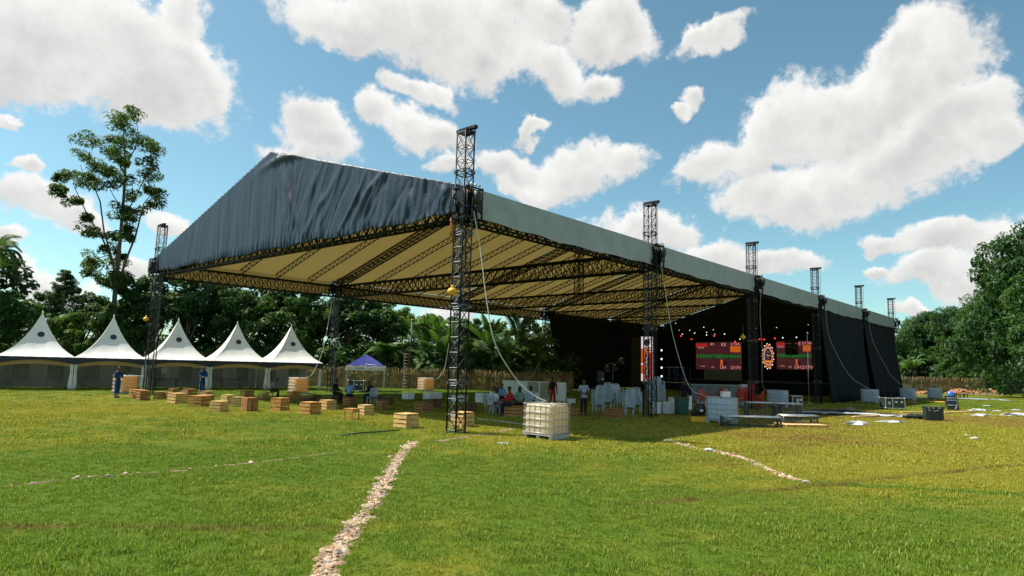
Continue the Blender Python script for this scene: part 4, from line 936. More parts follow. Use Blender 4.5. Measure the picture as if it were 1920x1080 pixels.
b = MB(); b.bar((0, .2, rz_*.9), (0, .2, 7.4-cc.z), .03, 6); b.obj('hanger', STEEL, t)
# upright LED strip
YL = 3.62*SP
a, c = on_plane(1202, 714, YL), on_plane(1224, 631, YL); w, h = c.x-a.x, c.z-a.z
t = thing('led_totem', 'upright bright screen strip with stacked letters behind the second tower', 'screen', tuple(cw((a.x+c.x)/2, YL, a.z)), -YAW)
b = MB(); panel(b, -w/2-.06, w/2+.06, -a.z+.02, h+.06, .14, .2); b.obj('cabinet', BLACKP, t)
b = MB(); panel(b, -w/2, w/2, 0, h, .02, .02); b.obj('display', E_WHTD, t)
def blk(x0, x1, f0, f1, mt, y=.005, nm='picture_block'): b = MB(); panel(b, -w/2+w*x0, -w/2+w*x1, h*(1-f1), h*(1-f0), y, .008); b.obj(nm, mt, t)
blk(.30, .98, .36, .97, E_RED); blk(.36, .74, .41, .94, E_DARK, .0); blk(.0, .22, .27, .60, E_ORG); blk(.0, .26, .64, .84, E_ORG); blk(.32, .72, .24, .37, emat('led_brown', (.35, .09, .02), .8), 0); blk(.22, .32, .36, .97, emat('led_rust', (.5, .12, .03), .8))
b = MB(); b.lathe([(.001, -.01), (w*.26, -.01), (w*.26, .01), (.001, .01)], 18); b.obj('picture_disc', E_DARK, t, (.0, -.002, h*.86), RX90)
for k, ch in enumerate('JUNCAP'): inst('lettering', text_mesh(ch, h*.105, E_WHTD, .006), t, (w*.05, -.008, h*(.575-.086*k)), RX90)
inst('lettering', text_mesh('A', h*.10, E_PINK, .006), t, (.05*w, -.008, h*.05), RX90)
a, c = on_plane(1184, 722, YL-.3), on_plane(1201, 632, YL-.3)
t = tag(MB().obj('timber_panel', PLY), 'tall dull brown board standing left of the bright screen strip', 'board'); b = MB(); panel(b, a.x, c.x, .02, c.z, YL-.3, .05); t.data = b.mesh('timber_panel', mat('dull_board', (.03, .024, .016), .8, 0, .2, 2)); t.matrix_world = MW
# lamps
def lamp_meshes():
    b = MB(); b.lathe([(.05, .0), (.11, .02), (.13, .30), (.125, .30), (.10, .24)], 10); can = b.mesh('housing', BLACKP)
    b = MB(); b.lathe([(.001, 0), (.062, .0), (.04, .03), (.001, .04)], 10); le = [b.mesh('lens', E_WHT)]; b = MB(); b.lathe([(.001, 0), (.09, .0), (.05, .03), (.001, .04)], 10); le.append(b.mesh('lens', E_REDL))
    b = MB(); b.tube([(-.15, 0, .1), (-.16, 0, .3), (0, 0, .42), (.16, 0, .3), (.15, 0, .1)], .015, 5); return can, le, b.mesh('yoke', STEEL)
CAN, LENS, YOKE = lamp_meshes()
WH = [(255, 260), (600, 263), (628, 297), (654, 232), (731, 288), (808, 238), (832, 283), (832, 305), (890, 259), (900, 298), (983, 296), (1113, 340), (1248, 249), (1422, 243), (1475, 327), (1590, 324), (570, 205), (690, 262), (1340, 215), (1150, 220), (1690, 215)]
RD = [(705, 340), (616, 313), (895, 312), (1073, 360), (1210, 354), (1315, 342), (1408, 333), (1280, 340)]
for i, (x, y) in enumerate(WH+RD):
    ORD = 'first second third fourth fifth sixth seventh eighth ninth tenth eleventh twelfth thirteenth fourteenth fifteenth sixteenth seventeenth eighteenth nineteenth twentieth twenty-first'.split(); yl = YB-1.5-(i % 4)*1.3; p = on_plane(1140+x/4.5, 560+y/4.5, yl); red = i >= len(WH)
    t = thing('stage_light', ('small red glowing lamp over the stage, %s from the left' if red else 'small white glowing lamp over the dark stage, %s from the left') % ORD[sorted(RD if red else WH).index((x, y))], 'lamp', tuple(cw(p.x, yl, p.z)), -YAW, 'red lamps over the stage' if red else 'white lamps over the stage')
    inst('housing', CAN, t, (0, .3, 0), (R(75), 0, 0)); inst('lens', LENS[1 if red else 0], t, (0, -.0, -.03), (R(75), 0, 0)); inst('yoke', YOKE, t, (0, .12, -.1)); b = MB(); b.bar((0, .12, .3), (0, .12, max(.5, 7.3-p.z)), .015, 4); b.obj('hanger', STEEL, t)
for y_ in (YB-2.5, YB-5.0):
    t = thing('lighting_truss', 'lighting truss across the stage, '+('rear one' if y_ > YB-3 else 'front one'), 'truss', cw(-2.5, y_, 7.3), -YAW+math.pi, 'lighting trusses over the stage')
    lt = lattice_box(22, .35, .35, .5, .025, .011); inst('lattice', lt[1], t)
    for a_ in (-1, 1):
        for c_ in (-1, 1): inst('chord', lt[0], t, (0, a_*.175, c_*.175))
t = thing('lamp_pole', 'thin pole carrying four white lamps in a column beside the bright strip', 'lamp pole', tuple(cw(*[on_plane(1241, 735, YL+1.0)[i] if i < 2 else 0 for i in range(3)])), -YAW)
b = MB(); b.bar((0, 0, 0), (0, 0, 5.6), .03, 6); b.box((0, 0, .02), (.5, .5, .04)); b.obj('pole', STEEL, t)
for y in (436, 509, 582, 655):
    p = on_plane(1140+453/4.5, 560+y/4.5, YL+1.0); inst('lens', LENS[0], t, (0, -.05, p.z), (R(90), 0, 0), (1.7, 1.7, 1.7))

# ------------------------------------------------------------------ white pagoda tents
TA, TBp = Vector((-32.4, 41.5, 0)), Vector((-15.1, 53.0, 0)); td = (TBp-TA); TW = td.length/5; td.normalize(); tyaw = math.atan2(td.y, td.x)
def tent_proto():
    root = empty('pagoda_tent'); w = TW; e = 2.12; ap = 5.05
    def prof(k):  # 0 eave .. 1 peak: concave pagoda curve
        return e+(ap-e)*(.42*k+.58*k**2.6)
    for f in range(4):
        b = MB()
        def fn(u, v, f=f):
            k = v; half = (w/2+.03)*(1-k)+.03; x = (u*2-1)*half; y = -half; z = prof(k)-.10*math.sin(math.pi*u)*math.sin(math.pi*k)**.8
            y += .05*math.sin(math.pi*u)*math.sin(math.pi*k) + .035*math.sin(u*14+f*2)*(1-k)*min(1, k*5)*abs(u-.5)*2+ .03*math.exp(-((u-.62-.1*k)/.03)**2)*(1-k)*min(1, k*4)
            r = Matrix.Rotation(f*math.pi/2, 3, 'Z'); return r@Vector((x, y, z))
        b.grid(fn, 20, 22); inst('roof_panel', b.mesh('roof_panel', WHITE_PVC), root, (w/2, w/2, 0))
    b = MB(); b.lathe([(.05, ap-.06), (.045, ap+.10), (.005, ap+.2)], 8); inst('finial', b.mesh('finial', WHITE_PVC), root, (w/2, w/2, 0))
    for f in range(4):
        b = MB()
        def fn(u, v, f=f):
            dp = (.50-.30*math.sin(math.pi*u)**.9); return Vector((-w/2-.035+(w+.07)*u, -w/2-.05+.012*math.sin(u*40), e+.02-dp*v))
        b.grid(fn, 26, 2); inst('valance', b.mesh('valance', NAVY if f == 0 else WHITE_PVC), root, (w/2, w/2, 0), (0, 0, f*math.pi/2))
    b = MB(); b.grid(lambda u, v: Vector((.07+(w-.14)*u, .10+.01*math.sin(u*33), e+.02-(.66-.20*math.sin(math.pi*u)**.9)*v)), 24, 3); inst('added_glow_strip', b.mesh('added_glow_strip', GLOW_TAN), root)  # added strip: its tan stands in for the sunlit glow of the rear valance
    pm = MB(); pm.box((0, 0, e/2), (.07, .07, e)); pm = pm.mesh('post', ALU)
    for x in (.06, w-.06):
        for y in (.06, w-.06): inst('post', pm, root, (x, y, 0))
    bm = MB(); bm.box((0, 0, 0), (w-.2, .05, .08)); bm = bm.mesh('eave_beam', ALU)
    for k in range(4): r = Matrix.Rotation(k*math.pi/2, 3, 'Z')@Vector((0, -w/2+.06, 0)); inst('eave_beam', bm, root, (w/2+r.x, w/2+r.y, e-.06), (0, 0, k*math.pi/2))
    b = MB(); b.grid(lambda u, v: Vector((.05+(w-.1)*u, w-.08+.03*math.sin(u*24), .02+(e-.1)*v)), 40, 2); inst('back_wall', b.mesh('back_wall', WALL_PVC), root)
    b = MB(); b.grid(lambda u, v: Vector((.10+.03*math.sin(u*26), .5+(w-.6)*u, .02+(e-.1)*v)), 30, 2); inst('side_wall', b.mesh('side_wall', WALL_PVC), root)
    # arched windows with glazing bars, in the back wall
    for cx in (w*.27, w*.74):
        b = MB(); pts = [(-.42, .62), (.42, .62)]+[(.42*math.cos(a), 1.42+.42*math.sin(a)) for a in [math.pi*k/10 for k in range(11)]]
        b.add([(x, 0, z) for x, z in pts], [tuple(range(len(pts)))]); win = inst('window', b.mesh('window', WINDOW), root, (cx, w-.13, 0))
        b = MB()
        for x in (-.28, -.14, 0, .14, .28): b.box((x, 0, 1.05), (.022, .012, .85))
        for z in (.62, .83, 1.04, 1.25, 1.45): b.box((0, -.002, z), (.86, .012, .022))
        for k in range(1, 6): a = math.pi*k/6; b.bar((0, 0, 1.45), (.41*math.cos(a), 0, 1.43+.41*math.sin(a)), .011, 4)
        b.tube([(.42*math.cos(math.pi*k/10), 0, 1.42+.42*math.sin(math.pi*k/10)) for k in range(11)], .013, 4); inst('glazing_bars', b.mesh('glazing_bars', WALL_PVC), win, (0, -.02, 0))
    for x, s in ((.14, 1), (w-.14, -1)):      # tied back front curtains
        b = MB(); b.lathe([(.10, .02), (.12, .3), (.07, .95), (.045, 1.15), (.08, 1.6), (.12, e-.08)], 9); inst('tied_curtain', b.mesh('tied_curtain', WHITE_PVC), root, (x, .14, 0))
    # dark round vent patch near the peak
    k = .70; half = (w/2)*(1-k); z = prof(k); z1 = prof(k+.1); sl = math.atan2(z1-z, w/2*.1)
    b = MB(); b.lathe([(.001, 0), (.20, 0), (.20, .01), (.001, .01)], 16, smooth=False); inst('vent_patch', b.mesh('vent_patch', mat('vent_mesh', (.035, .045, .065), .8)), root, (w/2+.06, w/2-half+.05*math.sin(math.pi*k)-.04, z-.10*math.sin(math.pi*k)**.8+.045), (sl, 0, 0))
    return root
tp = tent_proto()
TENTL = ['white pagoda tent, first from the left edge of the view', 'white pagoda tent behind the man in blue overalls beside the tank', 'white pagoda tent just right of the left corner tower, bare tables inside', 'white pagoda tent fourth in the row, between the two left towers', 'last white pagoda tent, its right corner behind the second left tower']
for i in range(5):
    o = tp if i == 0 else copy_tree(tp)
    p = TA+td*(TW*i); o.location = p; o.rotation_euler = (0, 0, tyaw); tag(o, TENTL[i], 'tent', 'white pagoda tents in a row')
TMW = Matrix.Translation(TA) @ Matrix.Rotation(tyaw, 4, 'Z')
def tw(x, y, z=0): return TMW @ Vector((x, y, z))
def table(lab, loc, rz, L_=1.5, W_=.7, H=.74, mt=BLACKP):
    t = thing('trestle_table', lab, 'table', loc, rz, 'tables inside the tents'); b = MB(); b.box((0, 0, H-.02), (L_, W_, .04)); b.obj('tabletop', mt, t)
    lm = MB(); lm.bar((0, 0, 0), (0, 0, H-.04), .018, 6); lm = lm.mesh('leg', STEEL)
    for x in (-1, 1):
        for y in (-1, 1): inst('leg', lm, t, (x*(L_/2-.08), y*(W_/2-.06), 0))
table('dark trestle table inside the third tent beneath a white chair', tw(2*TW+1.6, 2.2), tyaw); table('dark trestle table inside the fourth tent', tw(3*TW+2.0, 2.4), tyaw)

# ------------------------------------------------------------------ blue gazebo
def gazebo():
    c = at(684, 733); t = thing('pop_up_gazebo', 'small royal blue pop up gazebo with white lettered valance by the reed fence', 'gazebo', c, R(12)); w = 3.0; e = 1.98
    for f in range(4):
        b = MB(); b.grid(lambda u, v: Matrix.Rotation(f*math.pi/2, 3, 'Z')@Vector(((u*2-1)*(w/2)*(1-v), -(w/2)*(1-v), e+.95*v-.07*math.sin(math.pi*u)*(1-v)+.05*math.sin(math.pi*v))), 10, 8); b.obj('roof_panel', BLUEGAZ, t)
    for f in range(4):
        b = MB(); b.grid(lambda u, v: Vector(((u*2-1)*w/2, -w/2-.02+.03*math.sin(u*22+f)*v, e+.03+.05*math.sin(u*19)*(1-v)-.36*v)), 30, 3); o = b.obj('valance', WHITE_PVC, t, (0, 0, 0), (0, 0, f*math.pi/2))
        if f in (0, 3): inst('lettering', text_mesh('ICOR' if f == 0 else 'IC', .2, BLUEPAINT, .004, sx=1.3), o, (-.45 if f == 0 else .2, -w/2-.075, e-.14), RX90)
    inst('lettering', text_mesh('Tours', .26, WHITEPAINT, .004, sx=1.4), t, (.35, -w/2+.27, e+.155), (R(27), 0, 0))
    lm = MB(); lm.box((0, 0, e/2), (.045, .045, e)); lm.box((0, 0, .01), (.12, .12, .02)); lm = lm.mesh('leg', ALU)
    for x in (-1, 1):
        for y in (-1, 1): inst('leg', lm, t, (x*(w/2-.03), y*(w/2-.03), 0))
    b = MB(); b.bar((0, 0, e-.25), (0, 0, e+.74), .02, 6)
    for x in (-1, 1):
        for y in (-1, 1): b.bar((x*w/2*.95, y*w/2*.95, e-.08), (0, 0, e-.2), .014, 4)
    b.obj('frame', ALU, t)
gazebo()
def flight_case(lab, loc, rz, sz, split=.37, mark=True):
    t = thing('flight_case', lab, 'case', loc, rz, 'road cases'); w, d, h = sz; b = MB(); b.box((0, 0, .12+h/2), (w-.02, d-.02, h-.02)); b.obj('body', mat('case_laminate', (.025, .035, .04), .45, 0, .2, 4), t)
    b = MB(); x_, y_, z0, z1 = w/2, d/2, .12, .12+h
    for a in (-1, 1):
        for c in (-1, 1):
            b.box((a*x_, c*y_, (z0+z1)/2), (.04, .04, h)); b.box((0, a*y_, z0 if c < 0 else z1), (w, .04, .04)); b.box((a*x_, 0, z0 if c < 0 else z1), (.04, d, .04))
    xs = -w/2+w*split; b.box((xs, -y_-.002, (z0+z1)/2), (.05, .03, h-.03)); b.obj('edge_trim', ALU, t)
    cm = MB(); cm.ball((0, 0, 0), .05, 8, 5); cm = cm.mesh('corner_cap', ALU)
    for a in (-1, 1):
        for c in (-1, 1):
            for z in (z0, z1): inst('corner_cap', cm, t, (a*x_, c*y_, z))
    wm = MB(); wm.lathe([(.01, -.02), (.05, -.02), (.05, .02), (.01, .02)], 10); wm = wm.mesh('castor', BLACKP)
    for a in (-1, 1):
        for c in (-1, 1): inst('castor', wm, t, (a*(x_-.12), c*(y_-.1), .055), (R(90), 0, 0))
    lm = MB(); lm.box((0, 0, 0), (.16, .02, .12)); lm.box((0, -.012, 0), (.07, .02, .06)); lm = lm.mesh('latch', ALU)
    for fx in (.55, .85): inst('latch', lm, t, (-w/2+w*fx, -y_-.01, z0+h*.62))
    if mark: b = MB(); b.box((0, 0, .06), (.17, .006, .11)); b.box((0, 0, -.07), (.17, .006, .025)); b.obj('stencil', WHITEPAINT, t, (-w/2+w*split*.55, -y_+.004, z0+h*.45))
    return t
p = at(668, 735); flight_case('dark case standing inside the blue gazebo', p, 0, (1.2, .6, .75), mark=False)

# ------------------------------------------------------------------ things set down with one corner to the camera
def corner_place(px, py, dl, dr, ratio=1.0):
    """ground point of the nearest bottom corner and the visible widths of its two faces -> centre, rotation, sizes"""
    c = at(px, py); dep = (c-Vector((0, 0, CAM_H))).dot(_fw); ppm = FPX/dep; psi = math.atan2(c.x, c.y)
    l, r = dl/ppm, dr/ppm; phi = math.atan2(r, l*ratio) if ratio == 1.0 else math.atan2(r/ratio, l)
    a = l/max(.25, math.cos(phi)); rgt = Vector((math.cos(psi), -math.sin(psi), 0)); fwd = Vector((math.sin(psi), math.cos(psi), 0))
    eR = rgt*math.sin(phi)+fwd*math.cos(phi); eL = -rgt*math.cos(phi)+fwd*math.sin(phi)
    # local x runs along the left face (from far left to corner), local y along the right face going away
    return c, eL, eR, a, ppm, math.atan2(-eL.y, -eL.x)
# ---- water tanks
def tank_meshes(mt):
    w, d, h = 1.2, 1.0, 1.16; b = MB(); n = 36; vs = []; prof = [(.92, .15), (.985, .165), (1.0, .22), (1.0, .5), (1.0, .8), (.99, 1.02), (.93, 1.09), (.55, 1.10), (.2, 1.115)]
    for (s, z) in prof:
        for k in range(n):
            a = 2*math.pi*(k+.5)/n; e = 14 if s > .6 else 2.2; ca, sa = math.cos(a), math.sin(a); q = (abs(ca)**e+abs(sa)**e)**(-1/e)
            rib = 1+.006*math.sin(z*26); vs.append((ca*q*s*(w/2-.028)*rib, sa*q*s*(d/2-.028)*rib, z))
    fs = [(k*n+i, k*n+(i+1) % n, (k+1)*n+(i+1) % n, (k+1)*n+i) for k in range(len(prof)-1) for i in range(n)]+[tuple(range(n))[::-1], tuple(range((len(prof)-1)*n, len(prof)*n))]
    b.add(vs, fs, True); bottle = b.mesh('bottle', mt)
    return bottle
def tank_parts():
    w, d, h = 1.2, 1.0, 1.16; out = []
    rb = MB(); x, y = w/2, d/2
    for p, q in (((-x, -y), (x, -y)), ((x, -y), (x, y)), ((x, y), (-x, y)), ((-x, y), (-x, -y))): rb.bar((*p, 0), (*q, 0), .0125, 6)
    ring = rb.mesh('cage_ring', GALV)
    for z in (.19, .41, .63, .85, 1.10): out.append(('cage_ring', ring, (0, 0, z)))
    vb = MB(); vb.bar((0, 0, .15), (0, 0, 1.12), .0105, 5); vb = vb.mesh('cage_bar', GALV)
    for k in range(6):
        for s in (-1, 1): out.append(('cage_bar', vb, (-x+.03+(w-.06)*k/5, s*(y-.018), 0)))
    for k in range(1, 5):
        for s in (-1, 1): out.append(('cage_bar', vb, (s*(x-.018), -y+d*k/5, 0)))
    b = MB()
    for a in (-1, 0, 1): b.box((a*(w/2-.08), 0, .055), (.12, d*.9, .11))
    b.box((0, 0, .13), (w+.01, d+.01, .03)); out.append(('pallet', b.mesh('pallet', GALV), (0, 0, 0)))
    b = MB(); b.bar((-x, -.22, 1.125), (x, -.22, 1.125), .012, 5); b.bar((-x, .22, 1.125), (x, .22, 1.125), .012, 5); out.append(('top_bar', b.mesh('top_bar', GALV), (0, 0, .005)))
    b = MB(); b.lathe([(.01, 0), (.11, 0), (.11, .05), (.09, .06), (.01, .06)], 14); out.append(('cap', b.mesh('cap', BLACKP), (0, 0, 1.11)))
    b = MB(); b.bar((0, y-.03, .22), (0, y+.06, .22), .035, 8); b.box((0, y+.02, .28), (.10, .03, .02)); out.append(('valve', b.mesh('valve', BLACKP), (0, 0, 0)))
    return out
TPARTS = tank_parts(); BOT = [tank_meshes(m_) for m_ in (HDPE, HDPE2, HDPE3)]
TANKS = [(1033, 826, 54, 37, 0, 'cream water tank in a wire cage standing nearest in the sunlit grass'), (226, 739, 16, 29, 1, 'amber water tank in a wire cage behind the man in blue overalls'),
         (552, 739, 13, 25, 1, 'amber water tank in a wire cage between the last two tents'), (795, 734, 13, 19, 1, 'small looking amber water tank left of the near corner tower, by the reed fence'),
         (1374, 796, 50, 12, 2, 'bluish water tank in the shade behind the low staging'), (1473, 765, 37, 7, 2, 'bluish water tank beside the upright road case'),
         (1644, 757, 31, 6, 2, 'bluish water tank at the foot of the first black side drape'), (1713, 751, 24, 6, 2, 'bluish water tank at the foot of the farthest drape'), (1764, 749, 25, 4, 2, 'farthest bluish water tank standing alone on the right grass')]
TTOP = []
for (px, py, dl, dr, k, lab) in TANKS:
    c, eL, eR, a, ppm, rz = corner_place(px, py, dl, dr, 1.0/1.2); ctr = c+eL*.6+eR*.5
    t = thing('water_tank', lab, 'water tank', ctr, rz, 'caged water tanks holding the straps'); inst('bottle', BOT[k], t)
    for nm, me, lc in TPARTS: inst(nm, me, t, lc)
    TTOP.append(ctr+Vector((0, 0, 1.15)))
def strap_px(lab, p0, pxs, q, r=.014):
    p0 = Vector(p0); q = Vector(q); n = len(pxs); mids = []
    for i, (x, y) in enumerate(pxs):
        f = (i+1)/(n+1); Y = p0.y+(q.y-p0.y)*f; mids.append(at_y(x, y, Y))
    strap(lab, p0, mids, q, r)
strap_px('long white strap falling from the near corner to the nearest tank', cw(.62, -.1, 7.6), [(901, 470), (912, 560), (927, 640), (960, 700), (992, 735)], TTOP[0], .018)
strap_px('white strap curving down from the second tower to the shaded tank', cw(.62, SP, 7.5), [(1247, 545), (1262, 630), (1290, 720), (1318, 741)], TTOP[4])
strap_px('white strap hanging down past the oval emblem', cw(.62, 2*SP, 7.5), [(1425, 590), (1429, 660), (1429, 715), (1437, 733)], TTOP[5])
strap_px('white strap sweeping across the first black side drape', cw(.75, 3*SP, 7.5), [(1553, 625), (1572, 670), (1597, 708)], TTOP[6])
strap_px('white strap sweeping across the farthest black drape', cw(.75, 4*SP, 7.5), [(1637, 640), (1657, 680), (1676, 710)], TTOP[7])
strap_px('short white strap from the left corner tower to the amber tank', cw(-WID-.2, -.3, 2.6), [(272, 700), (262, 705)], TTOP[1])
strap_px('white strap from the tower by the last tent to its tank', cw(-WID-.5, SP, 7.3), [(607, 650), (592, 690), (580, 706)], TTOP[2])
strap_px('white strap running from behind the near tower to the tank by the fence', cw(-WID-.5, 2*SP, 7.3), [(836, 680), (828, 700), (818, 711)], TTOP[3])

# ---- slatted wooden crates: every slat a part
def crate_parts(mt, kind='crate'):
    out = []
    def S(c, s): b = MB(); b.box((0, 0, 0), s); return (b.mesh('slat', mt), c)
    if kind == 'crate':
        for k in range(3):
            z = .155+.31*k; hh = .215
            for s in (-1, 1):
                out.append(('slat', *S((0, s*.487, z), (1.0, .026, hh)))); out.append(('slat', *S((s*.487, 0, z), (.026, .946, hh))))
        for k in range(5): out.append(('top_slat', *S((0, -.40+.2*k, .983), (.99, .180, .034))))
        for a in (-1, 1):
            for c in (-1, 1): out.append(('corner_post', *S((a*.445, c*.445, .48), (.055, .055, .955))))
    elif kind == 'upright':
        for f in range(4):
            for k in range(4):
                u = -.37+.247*k; s = -1 if f < 2 else 1
                if f % 2 == 0: out.append(('slat', *S((u, s*.487, .5), (.205, .026, 1.0))))
                else: out.append(('slat', *S((s*.487, u, .5), (.026, .205, .94))))
        for k in range(4): out.append(('top_slat', *S((0, -.37+.247*k, 1.015), (1.0, .215, .03))))
        for a in (-1, 1):
            for c in (-1, 1): out.append(('corner_post', *S((a*.445, c*.445, .5), (.055, .055, .99))))
    else:   # stool on four legs
        for k in range(4): out.append(('top_slat', *S((0, -.37+.247*k, .97), (1.0, .225, .05))))
        for s in (-1, 1): out.append(('apron', *S((0, s*.45, .80), (.92, .045, .26)))); out.append(('apron', *S((s*.45, 0, .80), (.045, .85, .26))))
        for a in (-1, 1):
            for c in (-1, 1): out.append(('leg', *S((a*.44, c*.44, .47), (.10, .10, .94))))
    return out
CP = {('crate', i): crate_parts(WOODS[i]) for i in range(4)}; CP[('upright', 2)] = crate_parts(WOODS[2], 'upright'); CP[('stool', 1)] = crate_parts(WOODS[1], 'stool')
CRATES = [ # corner px, base py, left face px, right face px, height px, tone, kind, label
 (253, 747, 11, 20, 16, 1, 'crate', 'wooden crate half hidden behind another beside the left corner tower'), (262, 751, 7, 17, 18, 2, 'crate', 'brown crate nearest the man in blue overalls'),
 (304, 749, 15, 9, 14, 2, 'crate', 'brown crate at the right foot of the left corner tower'), (312, 749, 8, 10, 13, 1, 'crate', 'low crate pushed up to the brown one by the left corner tower'),
 (328, 757, 14, 21, 19, 0, 'crate', 'pale crate with gapped slats in front of the third tent'), (324, 740, 9, 11, 11, 2, 'crate', 'small dark crate farthest back in front of the third tent'),
 (351, 747, 10, 17, 17, 2, 'crate', 'brown crate just left of the second man in blue overalls'), (376, 763, 23, 17, 20, 1, 'crate', 'large reddish crate right of the pale gapped one'),
 (394, 752, 22, 7, 11, 1, 'crate', 'crate tucked close behind the large reddish crate'), (388, 743, 12, 12, 8, 0, 'crate', 'low pale crate at the feet of the second man in blue overalls'),
 (412, 773, 19, 15, 20, 0, 'crate', 'pale yellow crate in front of the large reddish crate'), (425, 757, 11, 15, 16, 0, 'crate', 'pale crate behind and right of the pale yellow crate'),
 (450, 763, 12, 5, 18, 0, 'crate', 'pale crate against the left side of the upright slatted crate'), (462, 772, 10, 20, 25, 2, 'upright', 'tall crate with upright slats'),
 (459, 748, 9, 16, 16, 2, 'crate', 'dark slatted crate behind the upright slatted one'), (493, 748, 6, 7, 10, 0, 'crate', 'small pale crate beside the chair of the lone seated man'),
 (525, 771, 18, 17, 24, 1, 'crate', 'orange crate in front of the lone seated man'), (540, 757, 10, 6, 11, 2, 'crate', 'crate peeping out behind the orange crate right of the lone seated man'),
 (548, 749, 10, 16, 15, 1, 'crate', 'orange crate at the foot of the amber tank between the last tents'), (580, 778, 19, 21, 23, 1, 'crate', 'big orange brown crate nearest the camera left of the small stool'),
 (578, 757, 17, 9, 8, 3, 'crate', 'low dark crate behind the big orange brown crate'), (587, 755, 10, 13, 15, 3, 'crate', 'dark slatted crate below the tower beside the last tent'),
 (612, 769, 14, 18, 18, 0, 'crate', 'pale crate with wide gaps right of the big orange brown crate'), (622, 757, 11, 17, 16, 3, 'crate', 'dark crate on which the dark clothed sitter rests'),
 (655, 761, 13, 10, 16, 2, 'crate', 'brown crate under the sitter in the light blue shirt'), (660, 789, 16, 13, 22, 1, 'stool', 'small orange wooden stool with four legs'),
 (682, 779, 12, 18, 19, 0, 'crate', 'pale crate just right of the small stool'), (715, 768, 10, 14, 17, 2, 'crate', 'brown crate at the edge of the shade right of the seated trio'),
 (730, 760, 14, 8, 15, 3, 'crate', 'dark crate in the shade behind the seated trio, rightmost'), (708, 752, 6, 6, 10, 3, 'crate', 'small dark crate just behind the sitter on the white chair'),
 (761, 804, 24, 24, 27, 0, 'crate', 'large pale crate nearest the near corner tower on its left'), (793, 774, 17, 19, 17, 2, 'crate', 'brown slatted crate alone in the shade left of the near tower'),
 (812, 765, 14, 16, 16, 3, 'crate', 'very dark crate deep in the shade below the white foam boxes'), (868, 801, 24, 21, 27, 0, 'crate', 'pale crate seen through the foot of the near corner tower'),
 (880, 774, 13, 14, 18, 3, 'crate', 'dark crate in the shade right behind the near corner tower'), (963, 783, 20, 17, 20, 1, 'crate', 'crate under the man in the red shirt'),
 (982, 781, 18, 10, 19, 1, 'crate', 'crate under the sitter in the green shirt'), (1152, 786, 20, 19, 18, 2, 'crate', 'brown crate in front of the stacked chairs'), (1075, 785, 8, 5, 21, 2, 'crate', 'dark crate hidden behind the right side of the nearest tank')]
CRPOS = {}
for (px, py, dl, dr, hp_, tone, kind, lab) in CRATES:
    c, eL, eR, a, ppm, rz = corner_place(px, py, dl, dr); a = min(max(a, .45), .78); h = min(max(hp_/ppm, .30), .62); ctr = c+(eL+eR)*a/2
    t = thing('wooden_crate', lab, 'stool' if kind == 'stool' else 'crate', ctr, rz, 'wooden crates set out as seats', (a, a, h)); 
    if kind == 'stool': t.name = 'wooden_stool'
    for nm, me, lc in CP[(kind, tone)]: inst(nm, me, t, (lc[0]+random.uniform(-.006, .006), lc[1]+random.uniform(-.006, .006), lc[2]+random.uniform(-.008, .004)))
    CRPOS[lab] = (ctr, h, rz)
# ---- white foam boxes
def foam_meshes():
    b = MB(); b.box((0, 0, .42), (.94, .94, .84), taper=1.03); body = b.mesh('body', FOAM); b = MB(); b.box((0, 0, .92), (1, 1, .15)); b.box((0, 0, 1.0), (.9, .9, .03)); return body, b.mesh('lid', FOAM)
FB, FL = foam_meshes()
FX = [(765, 749, 12, 12, 11, 1, 'white foam boxes left of the amber tank by the fence', 2), (806, 749, 14, 11, 11, 1, 'white foam boxes below the amber tank by the fence', 2), (822, 748, 6, 5, 12, 1, 'white foam box just left of the near tower', 1),
      (862, 754, 17, 16, 12, 1, 'white foam boxes seen through the near tower', 2), (902, 756, 12, 14, 18, 1, 'white foam boxes left of the table party', 3), (1003, 754, 10, 9, 13, 1, 'white foam boxes right of the table party', 3), (1020, 753, 5, 5, 6, 1, 'small white foam box beside the red clothed person', 1),
      (1071, 756, 5, 5, 8, 1, 'white foam box behind the nearest tank', 1), (1232, 776, 12, 8, 19, 1, 'white foam boxes right beside the second tower', 3), (1256, 776, 14, 9, 17, 1, 'white foam boxes in front of the tall white stack', 3), (1262, 756, 7, 5, 9, 1, 'white foam box half hidden by the green bin', 2), (1291, 768, 10, 6, 16, 1, 'white foam boxes right of the green bin', 4), (1314, 763, 6, 9, 14, 1, 'white foam boxes behind the black drum', 3)]
for (px, py, dl, dr, hp_, k, lab, n) in FX:
    c, eL, eR, a, ppm, rz = corner_place(px, py, dl, dr); a = min(max(a, .4), .95); h = max(.2, hp_/ppm/n); ctr = c+(eL+eR)*a/2
    for j in range(n):
        l2 = lab if n == 1 else lab.replace('boxes', 'box') + ', ' + (('bottom of its pile', 'top of its pile') if n == 2 else ('bottom of its pile', 'middle of its pile', 'top of its pile') if n == 3 else ('bottom of its pile', 'second up in its pile', 'third up in its pile', 'top of its pile'))[j]
        t = thing('foam_box', l2, 'box', ctr+Vector((0, 0, h*j*1.0)), rz+random.uniform(-.05, .05), 'white foam boxes', (a, a, h*.985)); inst('body', FB, t); inst('lid', FL, t)

